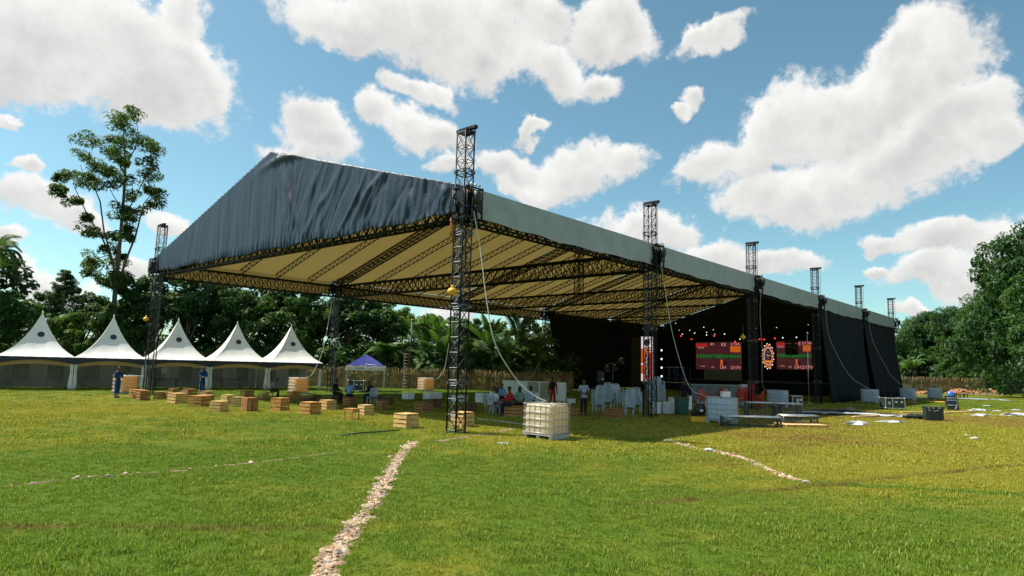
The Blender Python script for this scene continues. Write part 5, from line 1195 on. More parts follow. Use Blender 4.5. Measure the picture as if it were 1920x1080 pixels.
# ---- plastic chairs
def chair_meshes(mt):
    b = MB(); b.grid(lambda u, v: Vector(((u-.5)*(.46-.04*v), -.22+.44*v, .43+.015*math.cos((u-.5)*6)*0-.02*math.sin(math.pi*u)*math.sin(math.pi*v))), 5, 5); b.grid(lambda u, v: Vector(((u-.5)*(.46-.04*v), -.22+.44*v, .40)), 5, 5)
    for s in (-1, 1): b.box((s*.22, 0, .415), (.03, .44, .035))
    b.box((0, -.215, .415), (.45, .03, .04)); seat = b.mesh('seat', mt)
    b = MB()
    for k in range(5): b.box((0, .215+.05*k/4+.01, .50+.085*k), (.40+.01*k, .02, .06), (R(-12), 0, 0))
    for s in (-1, 1): b.bar((s*.215, .20, .42), (s*.215, .30, .88), .02, 6)
    b.tube([(-.215, .30, .86), (-.14, .31, .91), (0, .315, .925), (.14, .31, .91), (.215, .30, .86)], .02, 6); back = b.mesh('backrest', mt)
    b = MB(); b.tube([(0, .24, .64), (0, .05, .655), (0, -.17, .645), (0, -.21, .60), (0, -.20, .42)], [.022, .026, .026, .022, .02], 6); arm = b.mesh('armrest', mt)
    b = MB(); b.bar((0, 0, .42), (0, 0, 0), .026, 6, .018); leg = b.mesh('leg', mt); return seat, back, arm, leg
CHW, CHR = chair_meshes(WPLAST), chair_meshes(RPLAST)
def chair(lab, loc, rz, ms=CHW, group=None, name='plastic_chair', sc=1.0, tilt=0):
    t = thing(name, lab, 'chair', loc, rz, group, (sc, sc, sc)); inst('seat', ms[0], t); inst('backrest', ms[1], t)
    if tilt: t.rotation_euler = (tilt, 0, rz)
    for s in (-1, 1):
        inst('armrest', ms[2], t, (s*.235, 0, 0)); inst('leg', ms[3], t, (s*.20, -.19, 0), (R(-4), s*R(-5), 0)); inst('leg', ms[3], t, (s*.19, .20, 0), (R(8), s*R(-5), 0))
    return t
STK = [(1122, 776, 'stack of white chairs left of the brown crate', 200, 7, 1), (1140, 770, 'tall dim stack of chairs behind the brown crate', 180, 8, 1), (1161, 769, 'pale blue stack of chairs behind the brown crate', 20, 7, 1), (1182, 782, 'stack of chairs showing slatted backs beside the second tower', 180, 6, 1), (1196, 776, 'stack of chairs touching the second tower', 160, 6, 1),
       (1240, 763, 'tall white stack right of the second tower', 15, 12, 0), (1224, 766, 'white stack seen through the second tower', -10, 11, 0)]
for (px, py, lab, deg, n, _) in STK:
    c = at(px, py); c.y += .25
    for j in range(n): chair(('lowest' if j == 0 else 'topmost' if j == n-1 else ['second', 'third', 'fourth', 'fifth', 'sixth', 'seventh', 'eighth', 'ninth', 'tenth', 'eleventh'][j-1])+' chair in the '+lab, c+Vector((0, .02*j, .085*j)), R(deg), CHW, 'chairs in the '+lab)
REDC = [(1320, 42, 2, 20, 'left end of the grey counter'), (1338, 41, 1, 60, 'gap just above the shaded tank'), (1354, 44, 3, 180, 'middle of the grey counter'), (1391, 42, 4, 170, 'left side of the red cluster'), (1406, 43, 7, 185, 'middle of the red cluster'), (1421, 41.5, 2, 230, 'right end of the red cluster')]
for (px, Y, n, deg, lab) in REDC:
    c = at_y(px, 745, Y); c.z = 0
    for j in range(n): chair(('lone' if n == 1 else 'lowest' if j == 0 else 'topmost' if j == n-1 else ['second', 'third', 'fourth', 'fifth', 'sixth'][j-1])+' red plastic chair stacked at the '+lab, c+Vector((0, .02*j, .09*j)), R(deg), CHR, 'red plastic chairs', sc=1.12)

# ------------------------------------------------------------------ people
def skin_mesh(name, verts, edges, rads, mt, sub=1, root=0):
    me = bpy.data.meshes.new(name); me.from_pydata([tuple(v) for v in verts], edges, []); o = bpy.data.objects.new(name, me); COL.objects.link(o)
    o.modifiers.new('s', 'SKIN').use_smooth_shade = True
    for i, d in enumerate(me.skin_vertices[0].data): d.radius = rads[i] if isinstance(rads[i], tuple) else (rads[i], rads[i]); d.use_root = (i == root)
    o.modifiers.new('b', 'SUBSURF').levels = sub; bpy.context.view_layer.update()
    out = bpy.data.meshes.new_from_object(o.evaluated_get(bpy.context.evaluated_depsgraph_get())); bpy.data.objects.remove(o); bpy.data.meshes.remove(me)
    out.name = name; out.materials.clear(); out.materials.append(mt); out.polygons.foreach_set('use_smooth', [True]*len(out.polygons)); return out
def person(lab, loc, rz, pose='stand', shirt=None, trousers=None, sleeves='long', lean=0.0, arms=None, head_tilt=0.0, hair='short', sc=1.0, seat=.47, shoes=None, legs=None, slim=1.0):
    t = thing('person', lab, 'person', loc, rz, None, (sc, sc, sc)); V = Vector; J = {}
    pz = .96 if pose == 'stand' else seat+.11
    J['pel'] = V((0, 0, pz)); rot = Matrix.Rotation(lean, 3, 'X')
    def up(x, y, z): return J['pel']+rot@V((x, y, z))
    J['sp'] = up(0, .01, .18); J['ch'] = up(0, .015, .37); J['nk'] = up(0, .0, .52); hr = Matrix.Rotation(lean+head_tilt, 3, 'X')
    def hd(x, y, z): return J['nk']+hr@V((x, y, z))
    J['h0'] = hd(0, -.015, .07); J['h1'] = hd(0, -.02, .15); J['h2'] = hd(0, -.012, .225); J['nose'] = hd(0, -.118, .135); J['chin'] = hd(0, -.075, .075)
    for s, k in ((-1, 'L'), (1, 'R')):
        J['sh'+k] = up(s*.175*slim, .01, .445)
        if arms and k in arms: e, w = arms[k]; J['el'+k] = J['pel']+V(e); J['wr'+k] = J['pel']+V(w)
        elif pose == 'stand': J['el'+k] = up(s*.235, .02, .17); J['wr'+k] = up(s*.25, -.05, -.07)
        else: J['el'+k] = up(s*.24, -.08, .20); J['wr'+k] = J['pel']+V((s*.15, -.36, .12))
        if pose == 'stand':
            J['hi'+k] = V((s*.09, 0, .90)); st = .05*s if not legs else legs*s; J['kn'+k] = V((s*.10, -.02+st*.5, .50)); J['an'+k] = V((s*.105, .03+st, .075)); J['to'+k] = V((s*.12, -.13+st, .035))
        else: J['hi'+k] = V((s*.095, -.05, pz-.02)); J['kn'+k] = V((s*.13, -.43, seat+.07)); J['an'+k] = V((s*.13, -.42 if s > 0 else -.36, .075)); J['to'+k] = V((s*.14, -.60 if s > 0 else -.54, .035))
    RAD = {'pel': (.135, .105), 'sp': (.120, .09), 'ch': (.155, .105), 'nk': .052, 'h0': (.066, .078), 'h1': (.076, .094), 'h2': (.052, .066), 'nose': .012, 'chin': .035, 'sh': .062, 'el': .043, 'wr': .030, 'hi': .088, 'kn': .058, 'an': .040, 'to': .034}
    names = []; vs = []; rd = []; ed = []
    def add(n, p=None, r=None):
        names.append(n); vs.append(J[n] if p is None else p); rr = RAD[n if n in RAD else n[:2]] if r is None else r; rd.append(rr); return len(vs)-1
    ip = add('pel'); isp = add('sp'); ic = add('ch'); ink = add('nk'); i0 = add('h0'); i1 = add('h1'); i2 = add('h2'); ino = add('nose'); ich = add('chin'); ed += [(ip, isp), (isp, ic), (ic, ink), (ink, i0), (i0, i1), (i1, i2), (i1, ino), (i0, ich)]
    for s in (-1, 1): k = add('ear', hd(s*.088, 0, .14), .016); ed.append((i1, k))
    for s, k in ((-1, 'L'), (1, 'R')):
        a = add('sh'+k); b_ = add('el'+k); c_ = add('wr'+k); ed += [(ic, a), (a, b_), (b_, c_)]
        d = (J['wr'+k]-J['el'+k]).normalized(); sd = d.cross(V((0, 0, 1))); sd = sd.normalized() if sd.length > .1 else V((0, 1, 0)); pm = add('palm', J['wr'+k]+d*.07, (.036, .022)); ed.append((c_, pm))
        dn = d.cross(sd).normalized()
        for f in range(4):
            o_ = (f-1.5)*.019; ln = (.062, .075, .070, .054)[f]; q1 = add('f', J['wr'+k]+d*.10+sd*o_, .010); q2 = add('f', J['wr'+k]+d*(.10+ln*.55)+sd*o_*1.1+dn*.006, .009); q3 = add('f', J['wr'+k]+d*(.10+ln*.95)+sd*o_*1.1+dn*.022, .007); ed += [(pm, q1), (q1, q2), (q2, q3)]
        q1 = add('th', J['wr'+k]+d*.055-sd*.038*s, .011); q2 = add('th', J['wr'+k]+d*.095-sd*.055*s+dn*.01, .009); ed += [(pm, q1), (q1, q2)]
        h_ = add('hi'+k); n_ = add('kn'+k); a_ = add('an'+k); o2 = add('to'+k); ed += [(ip, h_), (h_, n_), (n_, a_), (a_, o2)]
    inst('body', skin_mesh('body', vs, ed, rd, SKIN), t)
    if shirt:
        vs2 = [J['pel']+rot@V((0, 0, .02)), J['sp'], J['ch'], up(0, .0, .475)]; r2 = [(.152, .125), (.137, .108), (.172, .122), (.085, .07)]; e2 = [(0, 1), (1, 2), (2, 3)]
        if pose == 'stand': vs2.append(J['pel']+V((0, 0, -.06))); r2.append((.155, .125)); e2.append((0, 4))
        for k in 'LR':
            i = len(vs2); el, wr, sh = J['el'+k], J['wr'+k], J['sh'+k]; vs2 += [sh, sh.lerp(el, .96)]; r2 += [.078, .058]; e2 += [(2, i), (i, i+1)]
            if sleeves == 'long': vs2.append(el.lerp(wr, .93)); r2.append(.045); e2.append((i+1, i+2))
        inst('shirt', skin_mesh('shirt', vs2, e2, r2, shirt), t)
    if trousers:
        vs3 = [J['pel']+V((0, 0, .05)), J['pel']]; r3 = [(.143, .115), (.152, .122)]; e3 = [(0, 1)]
        for k in 'LR': i = len(vs3); vs3 += [J['hi'+k], J['kn'+k], J['an'+k]+V((0, 0, .04))]; r3 += [.103, .076, .060]; e3 += [(1, i), (i, i+1), (i+1, i+2)]
        inst('trousers', skin_mesh('trousers', vs3, e3, r3, trousers), t)
    for k in 'LR':
        b = MB(); a, o2 = J['an'+k], J['to'+k]; b.tube([a+V((0, .045, -.03)), a+V((0, -.02, -.03)), a.lerp(o2, .6), o2+V((0, -.02, 0))], [.04, .05, .046, .03], 8); b.obj('shoe', shoes or BLACKP, t)
    b = MB(); hc = J['h1']+hr@V((0, .012, .03)); R3 = hr
    n, m = 12, 6; vv = []
    for j in range(m+1):
        th = math.pi*.60*j/m
        for i in range(n):
            ph = 2*math.pi*i/n; p = V((math.sin(th)*math.cos(ph)*.086, math.sin(th)*math.sin(ph)*.104, math.cos(th)*.098))
            if p.y < -.05 and p.z < .045: p.z = .045
            if hair == 'long' and p.y > -.02: p.z = p.z if p.z > 0 else p.z*5.0
            vv.append(hc+R3@p)
    b.add(vv, [(j*n+i, (j+1)*n+i, (j+1)*n+(i+1) % n, j*n+(i+1) % n) for j in range(m) for i in range(n)], True); b.obj('hair', HAIR, t)
    em = MB()
    for s in (-1, 1): em.ball(hd(s*.034, -.092, .162), .012, 6, 4)
    em.obj('eyes', WHITEPAINT, t); b = MB(); b.tube([hd(-.028, -.098, .092), hd(0, -.108, .09), hd(.028, -.098, .092)], .008, 5); b.obj('mouth', mat('lips', (.14, .045, .04), .5), t)
    return t
OV = cloth('blue_overall_cloth', (.014, .055, .19)); NAV = cloth('navy_cloth', (.014, .018, .035)); LB = cloth('light_blue_cloth', (.18, .30, .52)); WH_ = cloth('white_shirt_cloth', (.62, .66, .72)); RED = cloth('red_cloth', (.45, .012, .016)); GRN = cloth('sage_cloth', (.16, .28, .20)); GB = cloth('grey_blue_cloth', (.16, .20, .26)); DK = cloth('dark_cloth', (.012, .014, .018)); PINK = cloth('dusty_pink_cloth', (.34, .12, .10)); LAV = cloth('lavender_cloth', (.42, .42, .62)); JEAN = cloth('denim', (.05, .075, .14))
PAT = mat('patterned_shirt', (.55, .58, .66), .85, 0, .1, 22, dirt=(.03, .05, .16))
g = at(218, 746); pz = .96
t = person('man in blue overalls with folded arms beside the left amber tank', g, R(70), 'stand', OV, OV, 'long', .02, {'L': ((-.25, -.05, .18), (.04, -.24, .20)), 'R': ((.25, -.05, .18), (-.04, -.25, .24))}, sc=.99)
for z in (.33, .30): pass
b = MB(); b.lathe([(.062, -.025), (.064, 0), (.062, .025)], 10, (-.105, .0, .20)); b.lathe([(.062, -.025), (.064, 0), (.062, .025)], 10, (.105, .05, .20)); b.obj('reflective_band', mat('reflective_tape', (.6, .62, .62), .3), t)
t = person('man in blue overalls standing before the third tent', at(378, 738), R(35), 'stand', OV, OV, 'long', 0, {'L': ((-.25, -.02, .17), (-.10, -.24, .14)), 'R': ((.26, -.02, .17), (.12, -.25, .12))}, sc=1.0)
b = MB(); b.lathe([(.062, -.025), (.064, 0), (.062, .025)], 10, (-.105, -.02, .22)); b.obj('reflective_band', WHITEPAINT, t)
def seat_of(lab, dy=0): return CRPOS[lab]
# lone man on a folding chair
c = at(505, 749); chair('brown folding chair under the lone seated man', c, R(110), chair_meshes(mat('brown_chair', (.22, .11, .05), .6)), None, 'folding_chair', .95)
person('lone man in a grey blue shirt leaning forward on a chair', c+Vector((.05, -.02, 0)), R(110-0), 'sit', GB, DK, 'long', .38, seat=.44, head_tilt=.35)
# trio under the canopy edge
def on_crate(lab): ctr, h, rz = CRPOS[lab]; return Vector((ctr.x, ctr.y, 0)), h
p, h = on_crate('dark crate on which the dark clothed sitter rests'); person('dark clothed person sitting sideways beside the tower by the last tent', p, R(80), 'sit', DK, DK, 'long', .15, seat=h)
p, h = on_crate('brown crate under the sitter in the light blue shirt'); person('person in a light blue shirt seen from behind on a crate', p, R(185), 'sit', LB, DK, 'short', .12, seat=h, sc=1.0)
c = at(697, 759); chair('white plastic chair with an open back, holding the rightmost of the seated trio', c, R(215), CHW, None); person('person in dark navy clothes sitting on a white chair', c+Vector((-.02, 0, 0)), R(235), 'sit', NAV, NAV, 'long', .3, seat=.44, head_tilt=.3)
person('dark figure standing in the mouth of the last white tent', tw(4*TW+.35, .9), R(60)+tyaw, 'stand', DK, DK, 'long', 0)
# the table party
c0 = at(944, 768); table_t = thing('folding_table', 'low folding table in the middle of the table party', 'table', c0+Vector((0, .75, 0)), R(20)); b = MB(); b.box((0, 0, .70), (1.5, .75, .04)); b.obj('tabletop', mat('table_top', (.12, .13, .14), .5), table_t)
lm = MB(); lm.bar((0, 0, 0), (0, 0, .68), .018, 6); lm = lm.mesh('leg', STEEL)
for x in (-.66, .66):
    for y in (-.3, .3): inst('leg', lm, table_t, (x, y, 0))
c = at(917, 772); chair('white plastic chair under the person in the white shirt', c, R(70), CHW, None); person('person in a white shirt hunched at the left of the table party', c, R(75), 'sit', WH_, JEAN, 'short', .35, seat=.44)
c = at(927, 778); chair('white plastic chair nearest the camera in the table party', c, R(120), CHW, None); person('person in a white top with long dark hair and pink bag at the table party', c, R(110), 'sit', WH_, PINK, 'short', .15, seat=.44, hair='long', sc=.95)
c = at(939, 764); chair('white plastic chair at the back of the table party', c+Vector((0, .3, 0)), R(20), CHW, None); person('person in a pale blue shirt behind the table party', c+Vector((0, .3, 0)), R(10), 'sit', LB, DK, 'short', .2, seat=.44)
p, h = on_crate('crate under the man in the red shirt'); person('man in a long sleeved red shirt on a crate facing left', p+Vector((-.1, 0, 0)), R(-70), 'sit', RED, NAV, 'long', .12, seat=h, arms={'L': ((-.24, -.14, .2), (-.16, -.42, .16)), 'R': ((.24, -.14, .2), (.1, -.42, .16))})
p, h = on_crate('crate under the sitter in the green shirt'); person('person in a sage green shirt seen from behind on a crate', p+Vector((-.1, .05, 0)), R(190), 'sit', GRN, DK, 'short', .1, seat=h, hair='long')
c = at(993, 772); chair('white plastic chair behind the strap in the table party', c+Vector((0, .3, 0)), R(160), CHW, None); person('person in a lavender top with dark hair behind the white strap', c+Vector((0, .3, 0)), R(165), 'sit', LAV, DK, 'short', .3, seat=.44, hair='long')
t = person('person in red standing with a black backpack beside the white screen', at(1036, 763), R(170), 'stand', RED, RED, 'long', 0, sc=.98); b = MB(); b.box((0, .20, 1.26), (.30, .16, .44), taper=.85); b.ball((0, .26, 1.18), .12, 8, 6, (1, .7, 1)); b.obj('backpack', DK, t)
person('man in a blue and white patterned shirt standing in the shade', at(1094, 779), R(10), 'stand', PAT, DK, 'short', 0, {'L': ((-.25, .0, .16), (-.04, -.22, .10)), 'R': ((.25, 0, .16), (.05, -.22, .12))}, legs=.04)
person('dark clothed person standing behind the green bin', at(1283, 768), R(-10), 'stand', DK, DK, 'long', .05)
person('dark clothed person walking behind the stacked chairs', at(1128, 757)+Vector((0, 1.2, 0)), R(60), 'stand', NAV, DK, 'long', .05, legs=.1)

# ------------------------------------------------------------------ other things on the grass
def framed_screen():
    a = at_y(942, 752, 46); c = at_y(1060, 754, 43.5); a.z = c.z = 0; d = c-a; L_ = d.length; t = thing('screen_wall', 'long low white framed see-through screen behind the table party', 'screen wall', a, math.atan2(d.y, d.x))
    glass = mat('hazy_film', (.45, .52, .42), .3, 0, .1, 2, trans=(.6, .7, .5), tw=.6)
    n = 5; w = L_/n; h = 1.28
    for k in range(n):
        b = MB(); b.box((w*(k+.5), 0, h/2+.04), (w-.1, .012, h-.12)); b.obj('film_panel', WHITE_PVC if k in (0, 1, 4) else glass, t)
    for k in range(n+1): b = MB(); b.box((w*k, 0, h/2), (.07, .07, h)); b.box((w*k, 0, .015), (.1, .6, .03)); b.obj('post', WHITEPAINT, t)
    for z in (h, .10): b = MB(); b.box((L_/2, 0, z), (L_+.07, .075, .06)); b.obj('rail', WHITEPAINT, t)
    return a+d*.38+Vector((0, 0, h+.03))
sp_ = framed_screen()
strap_px('white strap from the far thin tower down to the white framed screen', cw(-WID-.4, 3*SP, 6.6), [(1018, 655), (1006, 690), (996, 706)], sp_)
# low lattice staging decks
def deck(lab, a_px, L_, W_, H, rz, z=0.0):
    t = thing('staging_deck', lab, 'staging', Vector(a_px)+Vector((0, 0, z)), rz, 'low lattice staging frames'); b = MB(); b.box((L_/2, W_/2, H-.03), (L_-.1, W_-.1, .03)); b.obj('deck_board', GREYSHEET, t)
    for p, q in (((0, 0), (L_, 0)), ((L_, 0), (L_, W_)), ((L_, W_), (0, W_)), ((0, W_), (0, 0))):
        b = MB(); b.bar((*p, H-.03), (*q, H-.03), .04, 6); b.obj('rail', ALU, t)
        n = 4 if p[1] == q[1] else 2; P, Q = Vector((*p, 0)), Vector((*q, 0)); b = MB()
        for k in range(n):
            u, v = P.lerp(Q, k/n), P.lerp(Q, (k+1)/n); b.bar(u+Vector((0, 0, .05)), v+Vector((0, 0, H-.07)), .010, 5); b.bar(u+Vector((0, 0, H-.07)), v+Vector((0, 0, .05)), .010, 5)
            if k: b.bar(u+Vector((0, 0, 0)), u+Vector((0, 0, H-.05)), .015, 5)
        b.bar(P+Vector((0, 0, .06)), Q+Vector((0, 0, .06)), .02, 5); b.obj('lattice', STEEL2, t)
    lm = MB(); lm.bar((0, 0, 0), (0, 0, H-.02), .04, 6); lm = lm.mesh('leg', STEEL2)
    for x in (0, L_):
        for y in (0, W_): inst('leg', lm, t, (x, y, 0))
p = at(1357, 800); deck('low staging frame nearest the camera in front of the shaded tank', p, 2.35, .5, .46, R(-4))
p = at(1402, 784); deck('taller staging frame standing behind the low one', p, 1.65, .5, .80, R(-3)); p = at(1457, 786); deck('taller staging frame with a pale top rail on the right', p, 1.25, .5, .80, R(3))
p = at(1470, 798); deck('low staging frame on the right in the sun', p, 1.6, .5, .46, R(8))
t = thing('wooden_pallet', 'flat pale plywood pallet lying on the grass by the staging', 'pallet', at(1476, 801), R(6)); 
for k in range(7): b = MB(); b.box((.13+.27*k, .6, .095), (.25, 1.15, .022)); b.obj('board', PLY, t)
for y in (.08, .6, 1.12): b = MB(); b.box((.95, y, .042), (1.9, .09, .082)); b.obj('bearer', WOODS[1], t)
flight_case('long black and silver flight case on castors in the right grass', at(1673, 768), R(2), (1.32, .7, .66))
c = at(1491, 763); t = flight_case('upright black road case with bright edges beside the bluish tank', c, R(4), (.68, .6, .62), .0, False); b = MB(); b.lathe([(.001, 0), (.09, 0), (.09, .02), (.001, .02)], 14); b.obj('round_badge', ALU, t, (.02, -.315, .35), RX90)
# green bin, black drum on a yellow tray
t = thing('wheelie_bin', 'dark green bin in the shade left of the black drum', 'bin', at(1281, 778)+Vector((0, .3, 0)), R(8)); b = MB(); b.box((0, 0, .42), (.50, .52, .80), taper=1.16); b.obj('body', GREENP, t); b = MB(); b.box((0, 0, .86), (.62, .64, .07)); b.obj('lid', GREENP, t); b = MB(); b.lathe([(.01, -.03), (.1, -.03), (.1, .03), (.01, .03)], 12); wm = b.mesh('wheel', BLACKP); inst('wheel', wm, t, (-.2, .28, .1), (0, R(90), 0)); inst('wheel', wm, t, (.2, .28, .1), (0, R(90), 0))
t = thing('generator', 'black round generator on a yellow tray left of the shaded tank', 'generator', at(1313, 792)+Vector((0, .3, 0)), R(-6)); b = MB(); b.box((0, 0, .13), (.66, .5, .24)); b.obj('tray', YELLOW, t); b = MB(); b.lathe([(.05, -.24), (.22, -.22), (.25, -.1), (.25, .1), (.22, .22), (.05, .24)], 16); b.obj('drum', BLACKP, t, (.08, 0, .52), (R(90), 0, R(15)))
b = MB(); b.box((-.2, 0, .36), (.22, .3, .22)); b.obj('engine', STEEL, t); b = MB(); b.box((0, 0, .72), (.3, .3, .18)); b.obj('tank', NAVY, t, (.1, .05, 0)); b = MB(); b.box((.1, -.26, .52), (.14, .01, .08)); b.obj('sticker', WHITEPAINT, t)
# little white radio unit on the shaded tank
t = thing('white_box', 'small white box with a handle on top of the shaded tank', 'box', TTOP[4]+Vector((.12, -.1, .0)), R(10)); b = MB(); b.box((0, 0, .13), (.36, .24, .25)); b.obj('body', WHITEPAINT, t); b = MB(); b.box((.2, 0, .11), (.10, .2, .2)); b.obj('side', RPLAST, t); b = MB(); b.tube([(-.1, 0, .25), (-.08, 0, .32), (.08, 0, .32), (.1, 0, .25)], .012, 5); b.obj('handle', ALU, t)
# bar counter behind the red chairs
a = at_y(1296, 745, 50); c = at_y(1400, 745, 51); a.z = c.z = 0; d = c-a; t = thing('bar_counter', 'long grey panelled counter behind the red chairs', 'counter', a, math.atan2(d.y, d.x)); n = 6
for k in range(n): b = MB(); b.box((d.length*(k+.5)/n, 0, .62), (d.length/n-.03, .05, 1.2)); b.obj('panel', mat('counter_panel', (.13, .16, .16), .5) if k == 0 else bpy.data.materials['counter_panel'], t)
b = MB(); b.box((d.length/2, .25, 1.25), (d.length+.1, .7, .06)); b.obj('counter_top', GREYSHEET, t); b = MB(); b.box((d.length/2, .5, .6), (d.length, .05, 1.2)); b.obj('back_panel', BLACKP, t)
t = thing('speaker', 'pale boxy cabinet standing left in the red chair cluster', 'cabinet', at_y(1392, 735, 43)*Vector((1, 1, 0)) if False else Vector((at_y(1396, 735, 46).x, 46, 0)), 0); b = MB(); b.box((0, 0, .72), (.55, .5, 1.44)); b.obj('body', WPLAST, t); b = MB(); b.box((0, -.255, .72), (.4, .01, 1.2)); b.obj('front', GREYSHEET, t)
# scaffold frame
pa, pb = on_plane(1243, 716, 3.55*SP), on_plane(1283, 687, 3.55*SP); w = pb.x-pa.x
t = thing('scaffold_frame', 'blue scaffold frame between the bright strip and the wide screen', 'scaffold', cw(pa.x, 3.55*SP, 0), -YAW)
for x in (0, w*.3, w*.68, w): 
    b = MB(); b.bar((x, 0 if x in (0, w*.3) else .0, 0), (x, 0, pb.z), .03, 6); b.obj('upright', BLUEPAINT, t)
    b = MB(); b.bar((x, 1.2, 0), (x, 1.2, pb.z-.1), .03, 6); b.obj('upright', BLUEPAINT, t)
for z in (pa.z, pb.z-.12): b = MB(); b.bar((0, 0, z), (w, 0, z), .026, 6); b.obj('ledger', ALU, t)
b = MB(); b.bar((w*.3, .02, pb.z-.2), (w, .02, pa.z+.3), .02, 5); b.bar((0, .02, pa.z+.3), (w*.68, .02, pb.z-.2), .02, 5); b.obj('brace', BLUEPAINT, t)
b = MB(); b.box((w/2, .6, pa.z-.03), (w, 1.2, .05)); b.obj('deck_board', PLY, t)
# lamp crane by the white strip
p = at(1163, 762); p.y += 3; t = thing('light_stand', 'dark tripod with tilted lamp heads among the stacked chairs', 'light stand', p, R(20))
for k in range(3): a_ = 2.09*k; b = MB(); b.bar((.5*math.cos(a_), .5*math.sin(a_), 0), (0, 0, .9), .022, 6); b.obj('leg', STEEL, t)
b = MB(); b.bar((0, 0, .8), (0, 0, 2.6), .03, 8); b.bar((-.6, 0, 2.55), (.6, 0, 2.75), .028, 6); b.obj('mast', STEEL2, t)
for x, z in ((-.5, 2.35), (.0, 2.45), (.45, 2.9)): o = inst('lamp_head', CAN, t, (x, -.05, z), (R(110), 0, R(30*x)), (1.3, 1.3, 1.3)); b = MB(); b.box((0, 0, 0), (.1, .03, .1)); b.obj('chrome_clip', ALU, o, (0, .12, .12))
p = at(1133, 752); p.y += 2
t = thing('stage_monitor', 'dark speaker on a pole left of the tripod lamps', 'speaker', p, R(10)); b = MB(); b.bar((0, 0, 0), (0, 0, 1.3), .03, 8); b.box((0, 0, .02), (.5, .5, .04)); b.obj('pole', STEEL, t); b = MB(); b.box((0, 0, 1.7), (.45, .4, .75)); b.obj('cabinet', BLACKP, t); b = MB(); b.lathe([(.001, 0), (.1, .0), (.1, .02), (.001, .02)], 12); b.obj('badge', ALU, t, (.1, -.205, 1.5), RX90)
# microphone style pole in front of the right screen
p = at(1517, 757); t = thing('lamp_pole', 'thin pale pole standing in front of the right maroon screen', 'pole', Vector((p.x, p.y, 0)), 0); b = MB(); b.bar((0, 0, 0), (0, 0, 5.4), .03, 6); b.box((0, 0, .02), (.4, .4, .04)); b.obj('pole', ALU, t); b = MB(); b.ball((0, -.03, 5.4), .09, 8, 5); b.obj('tip_lamp', WHITEPAINT, t)
# black PA stack at the mouth of the side drape
p = cw(-1.0, 3.7*SP, 0); t = thing('speaker_stack', 'black loudspeaker stack just inside the side drape', 'speaker', p, -YAW)
for k in range(3): b = MB(); b.box((0, 0, .42+.82*k), (1.1, .9, .80)); o = b.obj('cabinet', BLACKP, t); b = MB(); b.lathe([(.001, 0), (.3, 0), (.3, .02), (.001, .02)], 16); b.obj('driver', STEEL, o, (0, -.455, .42+.82*k), RX90)
# LED module back, with bag
t = thing('led_module', 'black panel leaning back with rows of pale square holes', 'panel', at(1789, 769), R(8)); t.rotation_euler = (R(-12), 0, R(8)); b = MB(); b.box((0, .05, .5), (.92, .08, 1.0)); b.obj('frame', BLACKP, t)
hm = MB(); hm.box((0, 0, 0), (.10, .02, .07)); hm = hm.mesh('port', WHITEPAINT); hb = MB(); hb.box((0, 0, 0), (.10, .02, .07)); hb = hb.mesh('port', BLUEPAINT)
for i in range(5):
    for j in range(4): inst('port', hb if j == 2 else hm, t, (-.32+.16*i, .0, .86-.17*j))
b = MB(); b.tube([(.3, -.02, .78), (.28, -.08, .5), (.12, -.12, .2), (-.1, -.2, .03)], .018, 5); b.obj('cable', ROPE, t)
b = MB(); b.bar((-.3, .1, .9), (-.3, .55, 0.02), .02, 5); b.bar((.3, .1, .9), (.3, .55, .02), .02, 5); b.obj('prop', STEEL, t)
def blob(name, lab, cat, loc, s, mt, seed, rz=0, knots=6):
    r_ = np.random.default_rng(seed); b = MB(); ph = r_.uniform(0, 6.28, (knots, 3)); kk = r_.uniform(1.5, 5.5, (knots, 3))
    n, m = 22, 12; vs = []
    for j in range(m+1):
        th = math.pi*j/m
        for i in range(n):
            a = 2*math.pi*i/n; d = np.array([math.sin(th)*math.cos(a), math.sin(th)*math.sin(a), math.cos(th)]); q = 1+.16*sum(math.sin(kk[k]@d+ph[k, 0])*math.sin(kk[k, 1]*3*d[0]+kk[k, 2]*3*d[1]+ph[k, 1]) for k in range(knots))/1.6
            p = d*q; vs.append((p[0]*s[0], p[1]*s[1], max(-.02, s[2]*(p[2]*.55+.40))))
    b.add(vs, [(j*n+i, j*n+(i+1) % n, (j+1)*n+(i+1) % n, (j+1)*n+i) for j in range(m) for i in range(n)], True); o = b.obj(name, mt); o.location = loc; o.rotation_euler = (0, 0, rz); tag(o, lab, cat); return o
o = blob('plastic_bag', 'bright blue bag lying on top of the leaning panel', 'bag', (0, 0, 0), (.20, .16, .36), mat('blue_bag', (.02, .16, .62), .4, 0, .2, 6), 3); o.location = at(1789, 769)+Vector((0, .26, .94))
blob('plastic_bag', 'white and black bag slumped behind the flight case', 'bag', at(1692, 762)+Vector((0, .4, 0)), (.42, .4, .62), CLOTHW, 4)
blob('tarp_bundle', 'dark folded tarp bundle left of the black box', 'tarp', at(1722, 786)+Vector((0, .2, 0)), (.62, .35, .28), BLACKP, 5)
blob('paper_litter', 'small white crumpled paper alone on the right grass', 'litter', at(1828, 824), (.16, .1, .09), CLOTHW, 7); blob('paper_litter', 'tiny white scrap on the right grass above the crumpled paper', 'litter', at(1812, 817), (.07, .06, .05), CLOTHW, 8)
blob('white_rag', 'bluish white rag in the right pebble drain', 'rag', at(1330, 846), (.14, .1, .09), CLOTHW, 9); blob('orange_lump', 'small orange heap in the grass between flight case and far tank', 'heap', at(1710, 757), (.38, .3, .2), mat('orange_cloth', (.45, .13, .05), .8), 10)
blob('brown_sack', 'small brown sack beside the clutter of cables', 'sack', at(1594, 772), (.26, .2, .3), mat('sack', (.25, .17, .10), .9), 11)
